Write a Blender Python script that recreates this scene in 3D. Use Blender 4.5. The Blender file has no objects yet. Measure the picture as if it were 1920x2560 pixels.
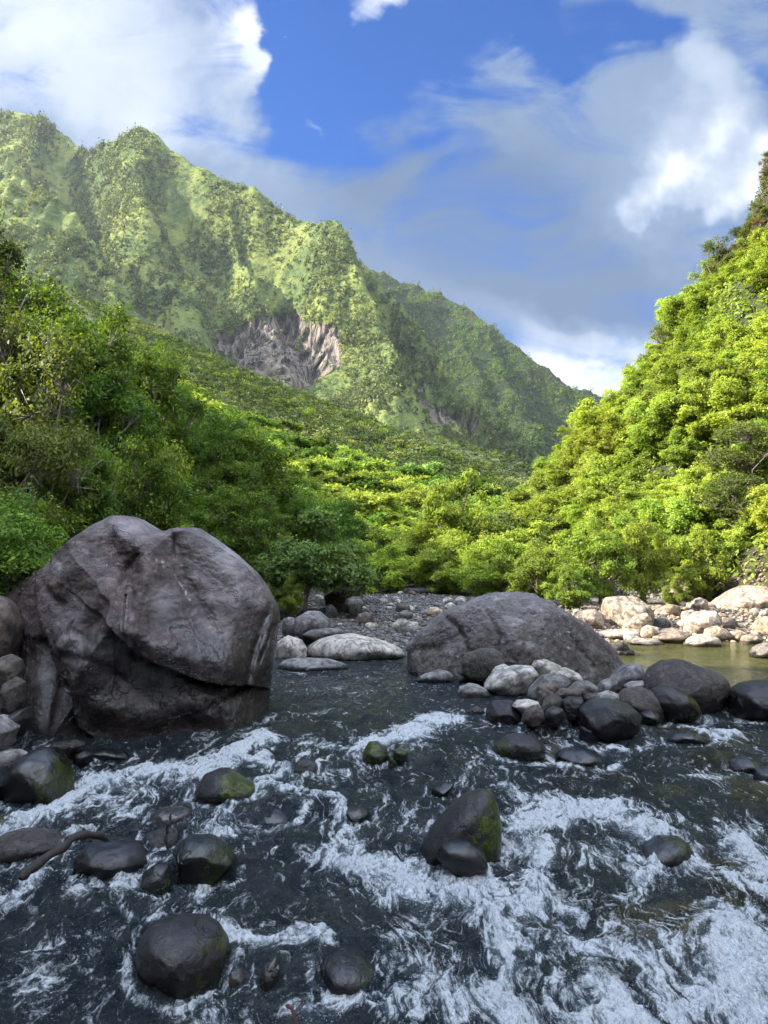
import bpy, bmesh, math, random
import numpy as np
from mathutils import Vector

S = bpy.context.scene
C = S.collection
R = math.radians

# ------------------------------------------------------------------ camera
FPX = 1924.0
CAM = np.array([0.0, 0.0, 2.0])
PITCH = math.atan(120 / FPX)
cd = bpy.data.cameras.new('camera'); cam = bpy.data.objects.new('camera', cd); C.objects.link(cam)
cam.location = CAM; cam.rotation_euler = (math.pi / 2 + PITCH, 0, 0)
cd.sensor_fit = 'VERTICAL'; cd.sensor_height = 36.0; cd.lens = 36.0 * FPX / 2560
cd.clip_start = 0.05; cd.clip_end = 20000
S.camera = cam
S.render.resolution_x = 768; S.render.resolution_y = 1024
S.view_settings.view_transform = 'Standard'; S.view_settings.look = 'None'
S.view_settings.gamma = 1.0
S.view_settings.exposure = 2.05
S.cycles.max_bounces = 6; S.cycles.diffuse_bounces = 3; S.cycles.glossy_bounces = 3; S.cycles.transmission_bounces = 4
S.cycles.volume_bounces = 0; S.cycles.caustics_reflective = False; S.cycles.caustics_refractive = False
S.cycles.adaptive_threshold = 0.025; S.cycles.sample_clamp_indirect = 6.0

# ------------------------------------------------------------------ sun and sky
SUN = np.array([-0.83, 0.03, 0.54]); SUN /= np.linalg.norm(SUN)
sl = bpy.data.lights.new('sun', 'SUN'); sl.energy = 5.0; sl.angle = R(0.5); sl.color = (1.0, 0.93, 0.80)
so = bpy.data.objects.new('sun', sl); C.objects.link(so)
so.rotation_euler = Vector(SUN).to_track_quat('Z', 'Y').to_euler()
so.location = (-40, 20, 60)

def uv(px, py):                      # direction through a pixel as tangents x/y, z/y (world-fixed)
    dx = (px - 960) / FPX; dy = (1280 - py) / FPX
    den = math.cos(PITCH) - dy * math.sin(PITCH)
    return dx / den, (math.sin(PITCH) + dy * math.cos(PITCH)) / den

class NT:
    """tiny node-tree helper"""
    def __init__(s, tree):
        s.t = tree; s.n = tree.nodes; s.l = tree.links
    def new(s, kind, **kw):
        n = s.n.new(kind)
        for k, v in kw.items(): setattr(n, k, v)
        return n
    def put(s, sock, v):
        if isinstance(v, bpy.types.NodeSocket): s.l.new(v, sock)
        elif isinstance(v, (tuple, list)) and len(v) == 3 and sock.type == 'RGBA': sock.default_value = (*v, 1)
        else: sock.default_value = v
    def math(s, op, a, b=None, c=None, clamp=False):
        n = s.new('ShaderNodeMath', operation=op, use_clamp=clamp)
        s.put(n.inputs[0], a)
        if b is not None: s.put(n.inputs[1], b)
        if c is not None: s.put(n.inputs[2], c)
        return n.outputs[0]
    def vmath(s, op, a, b=None):
        n = s.new('ShaderNodeVectorMath', operation=op)
        s.put(n.inputs[0], a)
        if b is not None: s.put(n.inputs[1], b)
        return n.outputs[0]
    def mix(s, f, a, b, blend='MIX'):
        n = s.new('ShaderNodeMix', data_type='RGBA', blend_type=blend)
        s.put(n.inputs[0], f); s.put(n.inputs[6], a); s.put(n.inputs[7], b)
        return n.outputs[2]
    def noise(s, vec, scale, detail=4, rough=0.55, dist=0.0, out=0, lac=2.0, dim='3D'):
        n = s.new('ShaderNodeTexNoise', noise_dimensions=dim)
        if vec is not None: s.l.new(vec, n.inputs['Vector'])
        n.inputs['Scale'].default_value = scale; n.inputs['Detail'].default_value = detail
        n.inputs['Roughness'].default_value = rough; n.inputs['Distortion'].default_value = dist
        n.inputs['Lacunarity'].default_value = lac
        return n.outputs[out]
    def ramp(s, f, a, b, lo=0.0, hi=1.0, smooth=True):
        n = s.new('ShaderNodeMapRange', interpolation_type='SMOOTHSTEP' if smooth else 'LINEAR')
        s.put(n.inputs[0], f); n.inputs[1].default_value = a; n.inputs[2].default_value = b
        n.inputs[3].default_value = lo; n.inputs[4].default_value = hi
        return n.outputs[0]
    def mapping(s, vec, scale=(1, 1, 1), rot=(0, 0, 0)):
        n = s.new('ShaderNodeMapping'); s.l.new(vec, n.inputs[0])
        n.inputs['Scale'].default_value = scale; n.inputs['Rotation'].default_value = rot
        return n.outputs[0]
    def bump(s, h, strength, dist, normal=None):
        n = s.new('ShaderNodeBump'); s.l.new(h, n.inputs['Height'])
        n.inputs['Strength'].default_value = strength; n.inputs['Distance'].default_value = dist
        if normal is not None: s.l.new(normal, n.inputs['Normal'])
        return n.outputs[0]
    def attr(s, name):
        n = s.new('ShaderNodeAttribute', attribute_name=name); return n.outputs['Fac']

def build_world():
    w = bpy.data.worlds.new('World'); S.world = w; w.cycles.sampling_method = 'MANUAL'; w.cycles.sample_map_resolution = 512; w.use_nodes = True
    w.node_tree.nodes.clear(); T = NT(w.node_tree)
    out = T.new('ShaderNodeOutputWorld'); bg = T.new('ShaderNodeBackground')
    sky = T.new('ShaderNodeTexSky', sky_type='NISHITA'); sky.sun_disc = False
    sky.sun_elevation = math.asin(SUN[2]); sky.sun_rotation = math.atan2(SUN[0], SUN[1])
    sky.air_density = 1.0; sky.dust_density = 0.3; sky.ozone_density = 3.0; sky.altitude = 300
    K = 0.70
    blue = T.mix(1.0, sky.outputs[0], (0.02, 0.44, 1.0), 'MULTIPLY')
    tc = T.new('ShaderNodeTexCoord')
    sep = T.new('ShaderNodeSeparateXYZ'); T.l.new(tc.outputs['Generated'], sep.inputs[0])
    x, y, z = sep.outputs
    ya = T.math('MAXIMUM', T.math('ABSOLUTE', y), 0.12)
    u = T.math('DIVIDE', x, ya); v = T.math('DIVIDE', z, ya)
    cmb = T.new('ShaderNodeCombineXYZ'); T.l.new(u, cmb.inputs[0]); T.l.new(v, cmb.inputs[1])
    P = cmb.outputs[0]
    # warp
    wn = T.noise(P, 2.2, 5, 0.6, out=1, dim='2D')
    wv = T.vmath('SCALE', T.vmath('SUBTRACT', wn, (0.5, 0.5, 0.5))); wv.node.inputs['Scale'].default_value = 0.34
    wn2 = T.noise(P, 11.0, 4, 0.6, out=1, dim='2D')
    wv2 = T.vmath('SCALE', T.vmath('SUBTRACT', wn2, (0.5, 0.5, 0.5))); wv2.node.inputs['Scale'].default_value = 0.07
    Pw = T.vmath('ADD', T.vmath('ADD', P, wv), wv2)
    s2 = T.new('ShaderNodeSeparateXYZ'); T.l.new(Pw, s2.inputs[0]); U, V = s2.outputs[0], s2.outputs[1]
    def blob(px, py, rx, ry, rot=0.0, amp=1.0):
        u0, v0 = uv(px, py); c, s_ = math.cos(R(rot)), math.sin(R(rot))
        du = T.math('SUBTRACT', U, u0); dv = T.math('SUBTRACT', V, v0)
        a = T.math('ADD', T.math('MULTIPLY', du, c * FPX / rx), T.math('MULTIPLY', dv, s_ * FPX / rx))
        b = T.math('ADD', T.math('MULTIPLY', du, -s_ * FPX / ry), T.math('MULTIPLY', dv, c * FPX / ry))
        q = T.math('ADD', T.math('MULTIPLY', a, a), T.math('MULTIPLY', b, b))
        return T.math('MULTIPLY', T.math('POWER', 2.71828, T.math('MULTIPLY', q, -1.0)), amp)
    def total(lst, start=0.0):
        acc = start
        for bl in lst: acc = T.math('ADD', acc, blob(*bl))
        return acc
    wisp = T.noise(T.mapping(P, (1.4, 3.6, 1), (0, 0, R(52))), 3.0, 6, 0.62, 0.6, dim='2D')
    puff = T.noise(P, 3.4, 6, 0.58, 0.25, dim='2D')
    # blue gaps subtract cover
    gaps = total([(880, 150, 210, 250, -12, 1.25), (1180, 20, 420, 150, 4, 1.0), (700, 90, 120, 200, 8, 0.85), (1330, 100, 180, 120, -20, 0.55),
                  (1600, 40, 170, 60, -20, 0.7), (1900, 250, 90, 330, 8, 0.6), (820, 320, 120, 130, 10, .75),
                  (1900, 700, 70, 140, 0, 0.35), (1750, 620, 170, 70, 30, .25)])
    fil = total([(640, 90, 50, 140, -20, 1.1), (890, 40, 60, 95, -15, 1.2), (800, 290, 30, 100, 32, 1.0), (1760, 180, 130, 180, -15, .45),
                 (1650, 400, 160, 60, 45, .45), (1850, 500, 90, 80, 20, .6), (1390, 70, 45, 160, 25, .3)])
    cover = T.math('ADD', T.math('SUBTRACT', 0.95, T.math('MULTIPLY', gaps, 1.05)), fil)
    cover = T.math('ADD', cover, T.math('MULTIPLY', T.math('SUBTRACT', puff, 0.5), 0.9))
    cover = T.math('ADD', cover, T.math('MULTIPLY', T.math('SUBTRACT', wisp, 0.5), 2.0))
    cover = T.ramp(cover, 0.02, 0.98)
    # brightness of the cloud
    lit = total([(60, 40, 330, 230, 0, .62), (330, 200, 240, 260, 10, 0.26), (600, 110, 80, 160, -20, .35), (1690, 400, 90, 70, 40, 0.85), (1850, 500, 90, 70, 10, .95),
                 (1480, 890, 230, 110, 5, 1.05), (1320, 760, 240, 60, 0, 0.36), (1740, 170, 100, 160, 0, .32), (890, 40, 80, 90, 0, .7),
                 (650, 70, 90, 120, 0, .6), (820, 290, 60, 80, 30, .5), (200, 330, 300, 100, 0, .28), (1250, 150, 300, 90, 20, .25)])
    dark = total([(1350, 620, 520, 210, -8, 0.52), (1000, 420, 320, 120, -20, .18)])
    b = T.math('SUBTRACT', T.math('ADD', 0.16, lit), dark)
    b = T.math('ADD', b, T.math('MULTIPLY', T.math('SUBTRACT', puff, 0.5), 0.75))
    b = T.math('MAXIMUM', b, -0.25)
    # cloud colour: from blue-grey to white
    g1 = T.mix(T.ramp(b, -0.3, 0.35, smooth=False), (1.05 * K, 1.70 * K, 2.95 * K), (2.3 * K, 3.15 * K, 4.7 * K))
    cc = T.mix(T.ramp(b, 0.2, 1.0, smooth=False), g1, (7.0 * K, 7.5 * K, 8.1 * K))
    front = T.mix(cover, blue, cc)
    # behind the viewer: unseen broken cloud, brightened as added fill light
    bn = T.noise(tc.outputs['Generated'], 2.4, 6, 0.55)
    back = T.mix(T.ramp(bn, 0.36, 0.56), blue, (7.2, 7.8, 8.8))
    col = T.mix(T.ramp(y, -0.05, 0.25), back, front)
    # gain added to unseen cloud overhead and towards the sun, filling the shaded foreground
    glow = T.new('ShaderNodeVectorMath', operation='DOT_PRODUCT'); T.l.new(tc.outputs['Generated'], glow.inputs[0]); glow.inputs[1].default_value = tuple(SUN)
    gain = T.math('ADD', T.ramp(z, 0.64, 0.86, 1.0, 4.6), T.ramp(glow.outputs['Value'], 0.80, 1.0, 0.0, 2.0))
    gc = T.new('ShaderNodeCombineXYZ')
    for i in range(3): T.l.new(gain, gc.inputs[i])
    col = T.mix(1.0, col, gc.outputs[0], 'MULTIPLY')
    # below the horizon: dim ground light
    col = T.mix(T.ramp(z, -0.06, 0.0), (0.5, 0.6, 0.35), col)
    T.l.new(col, bg.inputs['Color']); bg.inputs['Strength'].default_value = 0.05
    T.l.new(bg.outputs[0], out.inputs['Surface'])
build_world()

# ------------------------------------------------------------------ numpy helpers
def smooth(a, b, x):
    t = np.clip((x - a) / (b - a), 0, 1); return t * t * (3 - 2 * t)
_tabs = {}
def _tab(seed):
    if seed not in _tabs:
        r = np.random.RandomState(seed); g = r.normal(size=(256, 3)); g /= np.linalg.norm(g, axis=1)[:, None]
        _tabs[seed] = (np.tile(r.permutation(256), 3), g)
    return _tabs[seed]
def noise3(p, seed=0):
    perm, g = _tab(seed)
    pi = np.floor(p).astype(np.int64); f = p - pi; pi &= 255
    w = f * f * f * (f * (f * 6 - 15) + 10)
    X, Y, Z = pi[:, 0], pi[:, 1], pi[:, 2]; r = 0
    for i in (0, 1):
        wx = w[:, 0] if i else 1 - w[:, 0]
        for j in (0, 1):
            wy = w[:, 1] if j else 1 - w[:, 1]
            for k in (0, 1):
                wz = w[:, 2] if k else 1 - w[:, 2]
                h = perm[perm[perm[(X + i) & 255] + ((Y + j) & 255)] + ((Z + k) & 255)]
                d = g[h]
                r = r + wx * wy * wz * (d[:, 0] * (f[:, 0] - i) + d[:, 1] * (f[:, 1] - j) + d[:, 2] * (f[:, 2] - k))
    return r * 1.5
def fbm(p, oct=4, seed=0, gain=0.5, ridged=False):
    a, r, q, t = 1.0, 0, p, 0
    for o in range(oct):
        n = noise3(q, seed + o)
        if ridged: n = 1 - 2 * np.abs(n)
        r = r + a * n; t += a; a *= gain; q = q * 2.03 + 7.3
    return r / t
def P3(x, y, z=0): return np.stack([x, y, np.zeros_like(x) + z], 1)
def n2(x, y, s, oct=3, seed=0, **k): return fbm(P3(x.ravel() * s, y.ravel() * s), oct, seed, **k).reshape(x.shape)

def mk_mesh(name, v, f, sm=True, attrs=None, mats=()):
    m = bpy.data.meshes.new(name); v = np.asarray(v, dtype=np.float32); f = np.asarray(f, dtype=np.int32)
    k = f.shape[1]
    m.vertices.add(len(v)); m.vertices.foreach_set('co', v.ravel())
    m.loops.add(f.size); m.loops.foreach_set('vertex_index', f.ravel())
    m.polygons.add(len(f)); m.polygons.foreach_set('loop_start', np.arange(0, f.size, k, dtype=np.int32))
    m.polygons.foreach_set('use_smooth', np.full(len(f), sm, dtype=bool))
    if attrs:
        for n, a in attrs.items():
            at = m.attributes.new(n, 'FLOAT', 'POINT'); at.data.foreach_set('value', np.asarray(a, dtype=np.float32).ravel())
    m.update(calc_edges=True)
    for mt in mats: m.materials.append(mt)
    return m
def link(name, mesh, parent=None, loc=None):
    o = bpy.data.objects.new(name, mesh); C.objects.link(o)
    if parent: o.parent = parent
    if loc is not None: o.location = loc
    return o
def tag(o, label=None, cat=None, group=None, kind=None):
    if label: o['label'] = label
    if cat: o['category'] = cat
    if group: o['group'] = group
    if kind: o['kind'] = kind
    return o
def grid_faces(nr, nc):
    a = np.arange(nr * nc).reshape(nr, nc)
    return np.stack([a[:-1, :-1], a[:-1, 1:], a[1:, 1:], a[1:, :-1]], -1).reshape(-1, 4)
_ico = {}
def ico(n):
    if n not in _ico:
        bm = bmesh.new(); bmesh.ops.create_icosphere(bm, subdivisions=n, radius=1)
        _ico[n] = (np.array([w.co[:] for w in bm.verts]), np.array([[w.index for w in q.verts] for q in bm.faces])); bm.free()
    return _ico[n]

# ------------------------------------------------------------------ projection helpers
cp, sp = math.cos(PITCH), math.sin(PITCH)
def ray(px, py):
    dx = (px - 960) / FPX; dy = (1280 - py) / FPX
    return np.array([dx, cp - dy * sp, sp + dy * cp])
def at(px, py, Y):
    d = ray(px, py); return CAM + d * (Y / d[1])
def proj(v):
    q = v - CAM; f = q[:, 1] * cp + q[:, 2] * sp; u = -q[:, 1] * sp + q[:, 2] * cp
    f = np.maximum(f, 0.01)
    return 960 + FPX * q[:, 0] / f, 1280 - FPX * u / f

# ------------------------------------------------------------------ terrain functions
def zw(y):          # water level along the stream
    return np.interp(y, [-30, 0, 3, 4.5, 6, 7.2, 8.4, 9.3, 10.2, 12.5, 60], [-1.6, -1.1, -.86, -.66, -.5, -.34, -.2, -.06, -.02, 0, 0])
def ridge_h(x, y, pts, slope, curve=0.0):
    best = np.full(x.shape, -1e4)
    for a, b in zip(pts[:-1], pts[1:]):
        dx, dy = b[0] - a[0], b[1] - a[1]; L2 = dx * dx + dy * dy + 1e-9
        t = np.clip(((x - a[0]) * dx + (y - a[1]) * dy) / L2, 0, 1)
        d = np.hypot(x - a[0] - t * dx, y - a[1] - t * dy)
        e = np.minimum(d, slope / (2 * curve)) if curve else d
        h = a[2] + t * (b[2] - a[2]) - slope * e + curve * e * e
        best = np.maximum(best, h)
    return best
HILL = [at(*q) for q in [(-700, 540, 190), (0, 640, 205), (250, 740, 210), (400, 826, 210), (480, 862, 208), (560, 917, 206), (650, 942, 205), (760, 962, 203), (870, 998, 200),
                         (1000, 1043, 195), (1100, 1073, 188), (1250, 1098, 176), (1300, 1123, 171), (1345, 1165, 166), (1375, 1205, 160), (1400, 1300, 150)]]
HILL = [p - np.array([0, 0, 3.2]) for p in HILL]
def H(x, y):
    x = np.asarray(x, float); y = np.asarray(y, float)
    xl = np.interp(y, [-20, 0, 8, 12, 16, 22, 28, 36, 45, 60, 90], [-9, -7, -6.5, -5.6, -5.2, -4.8, -3.7, -1.6, -0.5, 0, 1])
    xr = np.interp(y, [-20, 0, 10, 18, 22, 26, 32, 40, 50, 58, 66, 80, 110, 300], [16, 15, 14, 12.8, 11.6, 10.4, 7.6, 5.2, 6, 9, 16, 34, 75, 130])
    xs = smooth(1.0, 3.0, x)
    bl = 0.055 * (y - 16.2) ; br = 0.16 * (y - 19.2)
    b = (1 - xs) * bl + xs * br
    b = np.minimum(b, 0.55 + 0.012 * (y - 25))
    b = np.maximum(b, -0.35)
    b = np.where(y < 16, np.minimum(b, zw(y) - 0.3), b)
    b = b + 0.035 * np.maximum(y - 40, 0)
    dl = np.maximum(xl - x, 0); dr = np.maximum(x - xr, 0)
    left = 0.5 * dl + 0.22 * np.maximum(dl - 4, 0)
    left = left + 1.5 * np.maximum(dl - 3.5, 0) * smooth(17.4, 12.4, y)  # extra rise out of view at the left, shaped to shade the foreground
    left = np.minimum(left, 34 + 0.1 * dl)
    right = np.interp(dr, [0, 1, 5, 6.5, 9.5, 11.2, 11.8, 13, 15.3, 17.5, 18.4, 19, 24, 40], [0, 1.6, 4.7, 7.0, 9.8, 11.0, 13.4, 15.6, 17.2, 20.5, 22.5, 24, 36, 50])
    crag = smooth(14.5, 17, dr) * smooth(30, 38, y)
    right = right + crag * (2.2 * n2(x, y, .32, 4, 15, gain=.6) + 1.5 * n2(x, y, .9, 3, 16, ridged=True) - .6)
    right = right * smooth(-6, 14, y) * smooth(82, 58, y) + .5 * dr * (1 - smooth(82, 58, y))
    right = np.minimum(right, 48 + 0.1 * dr)
    g = b + left + right
    hh = ridge_h(x, y, HILL, 0.50, 0.0003)
    hh = np.where(y > 45, hh, -1e3)
    k = 3.0                                              # smooth maximum
    m = np.maximum(g, hh); g = m + np.log(np.exp((g - m) / k) + np.exp((hh - m) / k)) * k * smooth(40, 70, y)
    g = np.where(y > 45, g, b + left + right)
    g = g + .55 * np.maximum(-9 - y, 0) * (y > -60)
    rough = 0.05 + 0.25 * smooth(0.5, 4, dl + dr) + 0.8 * smooth(60, 120, y)
    return g + rough * n2(x, y, 0.25, 3, 5) + smooth(80, 140, y) * 2.2 * n2(x, y, 0.035, 3, 8)
def G(x, y): return float(max(H(np.array([x]), np.array([y]))[0], zw(y)))
def hit(px, py, y0=2.6, y1=60):     # where a sight line meets ground or water
    d = ray(px, py); prev = y0
    Y = y0
    while Y < y1:
        p = CAM + d * (Y / d[1])
        if p[2] <= G(p[0], Y): return p
        Y += 0.02 * Y ** 0.8
    return CAM + d * (y1 / d[1])

# ------------------------------------------------------------------ materials
def new_mat(name):
    m = bpy.data.materials.new(name); m.use_nodes = True; m.node_tree.nodes.clear()
    T = NT(m.node_tree); out = T.new('ShaderNodeOutputMaterial'); return m, T, out
def principled(T, **kw):
    b = T.new('ShaderNodeBsdfPrincipled')
    for k, v in kw.items(): T.put(b.inputs[k.replace('_', ' ')], v)
    return b

def rock_mat(name, a, b, c, rough=0.8, lichen=0.3, scale=1.0, bd=.022):
    m, T, out = new_mat(name)
    geo = T.new('ShaderNodeNewGeometry'); pos = geo.outputs['Position']
    oi = T.new('ShaderNodeObjectInfo'); rnd = oi.outputs['Random']
    n1 = T.noise(pos, 1.3 * scale, 9, 0.7, 0.4); nf = T.noise(pos, 24 * scale, 7, 0.75); nm = T.noise(pos, 6 * scale, 5, 0.6, 0.6)
    streak = T.noise(T.mapping(pos, (3, 3, 4.5), (0.5, 0.3, 0)), 2.5 * scale, 8, 0.72, 0.8)
    col = T.mix(T.ramp(n1, 0.36, 0.64), a, b)
    col = T.mix(T.ramp(streak, 0.5, 0.72, 0, 0.75), col, c)
    col = T.mix(T.ramp(nm, 0.35, 0.62, 0.75, 0.0), col, (0.02, 0.018, 0.018))
    # grain
    g = T.ramp(nf, 0.25, 0.75, 0.45, 1.55, False)
    mulc = T.new('ShaderNodeCombineXYZ')
    for i in range(3): T.l.new(g, mulc.inputs[i])
    col = T.mix(1.0, col, mulc.outputs[0], 'MULTIPLY')
    # pale lichen specks
    vo = T.new('ShaderNodeTexVoronoi'); T.l.new(pos, vo.inputs['Vector']); vo.inputs['Scale'].default_value = 9 * scale
    spk = T.math('MULTIPLY', T.ramp(vo.outputs['Distance'], 0.10, 0.05), T.ramp(T.noise(pos, 2.1, 3), 0.56, 0.66))
    col = T.mix(T.math('MULTIPLY', spk, lichen), col, (0.5, 0.5, 0.47))
    # object tint
    hsv = T.new('ShaderNodeHueSaturation'); T.l.new(col, hsv.inputs['Color'])
    T.l.new(T.ramp(rnd, 0, 1, 0.82, 1.22, False), hsv.inputs['Value']); T.l.new(T.ramp(T.math('FRACT', T.math('MULTIPLY', rnd, 7.3)), 0, 1, 0.75, 1.2, False), hsv.inputs['Saturation'])
    col = hsv.outputs[0]
    col = T.mix(T.attr('sheen_and_pale'), col, (.50, .48, .50))  # painted sheen, lichen streaks and pale patches
    # moss
    ms = T.ramp(T.math('ADD', T.attr('moss'), T.math('MULTIPLY', T.math('SUBTRACT', T.noise(pos, 12, 8, 0.8), 0.5), 3.4)), 0.52, 0.64)
    mossc = T.mix(T.ramp(T.noise(pos, 26, 5, .7), .35, .7), (0.006, 0.010, 0.003), (0.06, 0.08, 0.008))
    col = T.mix(ms, col, mossc)
    # wet
    wet = T.ramp(T.math('ADD', T.attr('wet'), T.math('MULTIPLY', T.math('SUBTRACT', T.noise(pos, 5, 5, 0.65), 0.5), 0.7)), 0.35, 0.6)
    col = T.mix(T.math('MULTIPLY', wet, 0.8), col, T.mix(1.0, col, (0.14, 0.145, 0.16), 'MULTIPLY'))
    rg = T.mix(T.math('MULTIPLY', wet, T.math('SUBTRACT', 1.0, T.math('MULTIPLY', ms, 0.7))), (rough,) * 3, (0.13,) * 3)
    hgt = T.math('ADD', T.math('MULTIPLY', nm, 0.7), T.math('MULTIPLY', nf, 0.3))
    vcr = T.new('ShaderNodeTexVoronoi', feature='DISTANCE_TO_EDGE'); T.l.new(T.vmath('ADD', pos, T.vmath('SCALE', T.noise(pos, 2.5, 4, out=1))), vcr.inputs['Vector'])
    vcr.inputs['Scale'].default_value = 0.9
    hgt = T.math('ADD', hgt, T.math('MULTIPLY', T.ramp(vcr.outputs['Distance'], 0.0, 0.010), 0.28))
    bp = T.bump(hgt, 0.9, bd)
    pr = principled(T, Base_Color=col, Roughness=rg, Normal=bp); T.put(pr.inputs['Specular IOR Level'], T.ramp(wet, 0, 1, .25, .5))
    T.l.new(pr.outputs[0], out.inputs[0]); return m

MR = {
 'purple': rock_mat('purple_brown_rock', (.047, .031, .029), (.098, .070, .067), (.19, .16, .162), .6, .9, .9, .045),
 'dome': rock_mat('dark_grey_brown_rock', (.045, .038, .034), (.078, .067, .06), (.14, .125, .112), .8, .3, 2.2, .06),
 'pale': rock_mat('pale_grey_rock', (.27, .25, .215), (.36, .335, .295), (.44, .415, .37), .75, .3, 1.2),
 'grey': rock_mat('grey_rock', (.10, .094, .092), (.17, .16, .155), (.26, .25, .24), .7, .4, 1.3),
 'brown': rock_mat('brown_rock', (.085, .062, .05), (.13, .105, .085), (.18, .155, .13), .75, .3, 1.2),
 'tan': rock_mat('tan_rock', (.27, .20, .14), (.37, .29, .21), (.44, .37, .30), .8, .2, 1.2),
 'rust': rock_mat('reddish_tan_rock', (.23, .165, .12), (.30, .235, .18), (.38, .31, .25), .8, .2, 1.0),
 'dark': rock_mat('dark_wet_rock', (.008, .008, .010), (.018, .017, .019), (.050, .047, .048), .35, .12, 1.8),
}

def leaf_mat(name, dark, mid, light, trans=0.45, twig=None):
    m, T, out = new_mat(name)
    oi = T.new('ShaderNodeObjectInfo'); sh = T.attr('shade'); geo = T.new('ShaderNodeNewGeometry')
    big = T.noise(geo.outputs['Position'], 0.9, 3)
    f = T.math('ADD', T.math('MULTIPLY', sh, 0.75), T.math('MULTIPLY', T.math('SUBTRACT', big, 0.35), 0.7), clamp=True)
    col = T.mix(T.ramp(f, 0.0, 0.5, smooth=False), dark, mid); col = T.mix(T.ramp(f, 0.5, 1.0, smooth=False), col, light)
    hsv = T.new('ShaderNodeHueSaturation'); T.l.new(col, hsv.inputs['Color'])
    T.l.new(T.ramp(oi.outputs['Random'], 0, 1, 0.483, 0.515, False), hsv.inputs['Hue'])
    T.l.new(T.ramp(T.math('FRACT', T.math('MULTIPLY', oi.outputs['Random'], 5.7)), 0, 1, 0.72, 1.28, False), hsv.inputs['Value'])
    col = hsv.outputs[0]
    pr = principled(T, Base_Color=col, Roughness=0.6); pr.inputs['Specular IOR Level'].default_value = 0.12
    tr = T.new('ShaderNodeBsdfTranslucent'); T.l.new(T.mix(1.0, col, (1.5, 1.45, 0.55), 'MULTIPLY'), tr.inputs[0])
    mx = T.new('ShaderNodeMixShader'); mx.inputs[0].default_value = trans
    T.l.new(pr.outputs[0], mx.inputs[1]); T.l.new(tr.outputs[0], mx.inputs[2]); T.l.new(mx.outputs[0], out.inputs[0]); return m
ML = {
 'deep': leaf_mat('deep_green_leaves', (.030, .065, .014), (.085, .155, .026), (.20, .29, .045), .38),
 'olive': leaf_mat('olive_leaves', (.042, .060, .018), (.10, .13, .032), (.21, .24, .055), .35),
 'bright': leaf_mat('bright_green_leaves', (.10, .15, .025), (.22, .29, .05), (.37, .43, .10), .42),
 'lime': leaf_mat('lime_leaves', (.12, .165, .025), (.27, .34, .055), (.43, .49, .11), .42),
 'mtngrass': leaf_mat('pale_olive_leaves', (.09, .11, .035), (.17, .19, .06), (.29, .29, .10), .25),
 'mtnbush': leaf_mat('mid_olive_leaves', (.06, .08, .032), (.125, .155, .055), (.22, .245, .09), .25),
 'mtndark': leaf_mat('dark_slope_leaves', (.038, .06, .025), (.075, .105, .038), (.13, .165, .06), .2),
 'dry': leaf_mat('dry_brown_leaves', (.075, .06, .025), (.16, .125, .05), (.20, .19, .06), .3),
 'shrub': leaf_mat('grey_green_leaves', (.07, .12, .038), (.16, .235, .07), (.30, .36, .13), .38),
}
def bark_mat(name, a, b):
    m, T, out = new_mat(name); geo = T.new('ShaderNodeNewGeometry')
    n = T.noise(T.mapping(geo.outputs['Position'], (1, 1, .3)), 18, 5, .65)
    pr = principled(T, Base_Color=T.mix(T.ramp(n, .35, .65), a, b), Roughness=0.85, Normal=T.bump(n, .8, .02))
    T.l.new(pr.outputs[0], out.inputs[0]); return m
BARK = bark_mat('grey_brown_bark', (.11, .09, .07), (.26, .22, .18))
WETBARK = bark_mat('wet_dark_wood', (.006, .005, .004), (.022, .016, .012))
REDBARK = bark_mat('reddish_wood', (.03, .010, .009), (.06, .022, .018))

def ground_mat():
    m, T, out = new_mat('valley_soil'); geo = T.new('ShaderNodeNewGeometry'); pos = geo.outputs['Position']
    n = T.noise(pos, .5, 6, .6); f = T.noise(pos, 7, 5, .7)
    soil = T.mix(T.ramp(f, .3, .7), (.045, .034, .022), (.12, .095, .06))
    veg = T.mix(T.ramp(f, .3, .7), (.022, .035, .010), (.07, .10, .022))
    dry = T.mix(T.ramp(f, .3, .7), (.05, .036, .026), (.20, .145, .105))
    sp_ = T.new('ShaderNodeSeparateXYZ'); T.l.new(pos, sp_.inputs[0])
    col = T.mix(T.ramp(n, .42, .58), soil, veg)
    col = T.mix(T.math('MULTIPLY', T.math('MULTIPLY', T.ramp(sp_.outputs[2], 16, 19), T.ramp(sp_.outputs[0], 12, 18)), .85), T.mix(T.ramp(sp_.outputs[2], 1.5, 3), col, veg), dry)
    far = T.ramp(sp_.outputs[1], 60, 90)
    col = T.mix(far, col, veg)
    bar = T.math('MULTIPLY', T.ramp(sp_.outputs[2], 1.3, 0.8), T.ramp(sp_.outputs[1], 42, 36))
    peb = T.new('ShaderNodeTexVoronoi'); T.l.new(pos, peb.inputs['Vector']); peb.inputs['Scale'].default_value = 9
    pc = T.mix(T.ramp(peb.outputs['Distance'], .2, .7), (.30, .27, .24), (.05, .045, .04))
    col = T.mix(bar, col, pc)
    pr = principled(T, Base_Color=col, Roughness=.9, Normal=T.bump(T.math('ADD', f, T.noise(pos, 1.6, 6, .65)), 1.0, .35)); T.l.new(pr.outputs[0], out.inputs[0]); return m
GROUND = ground_mat()

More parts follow.
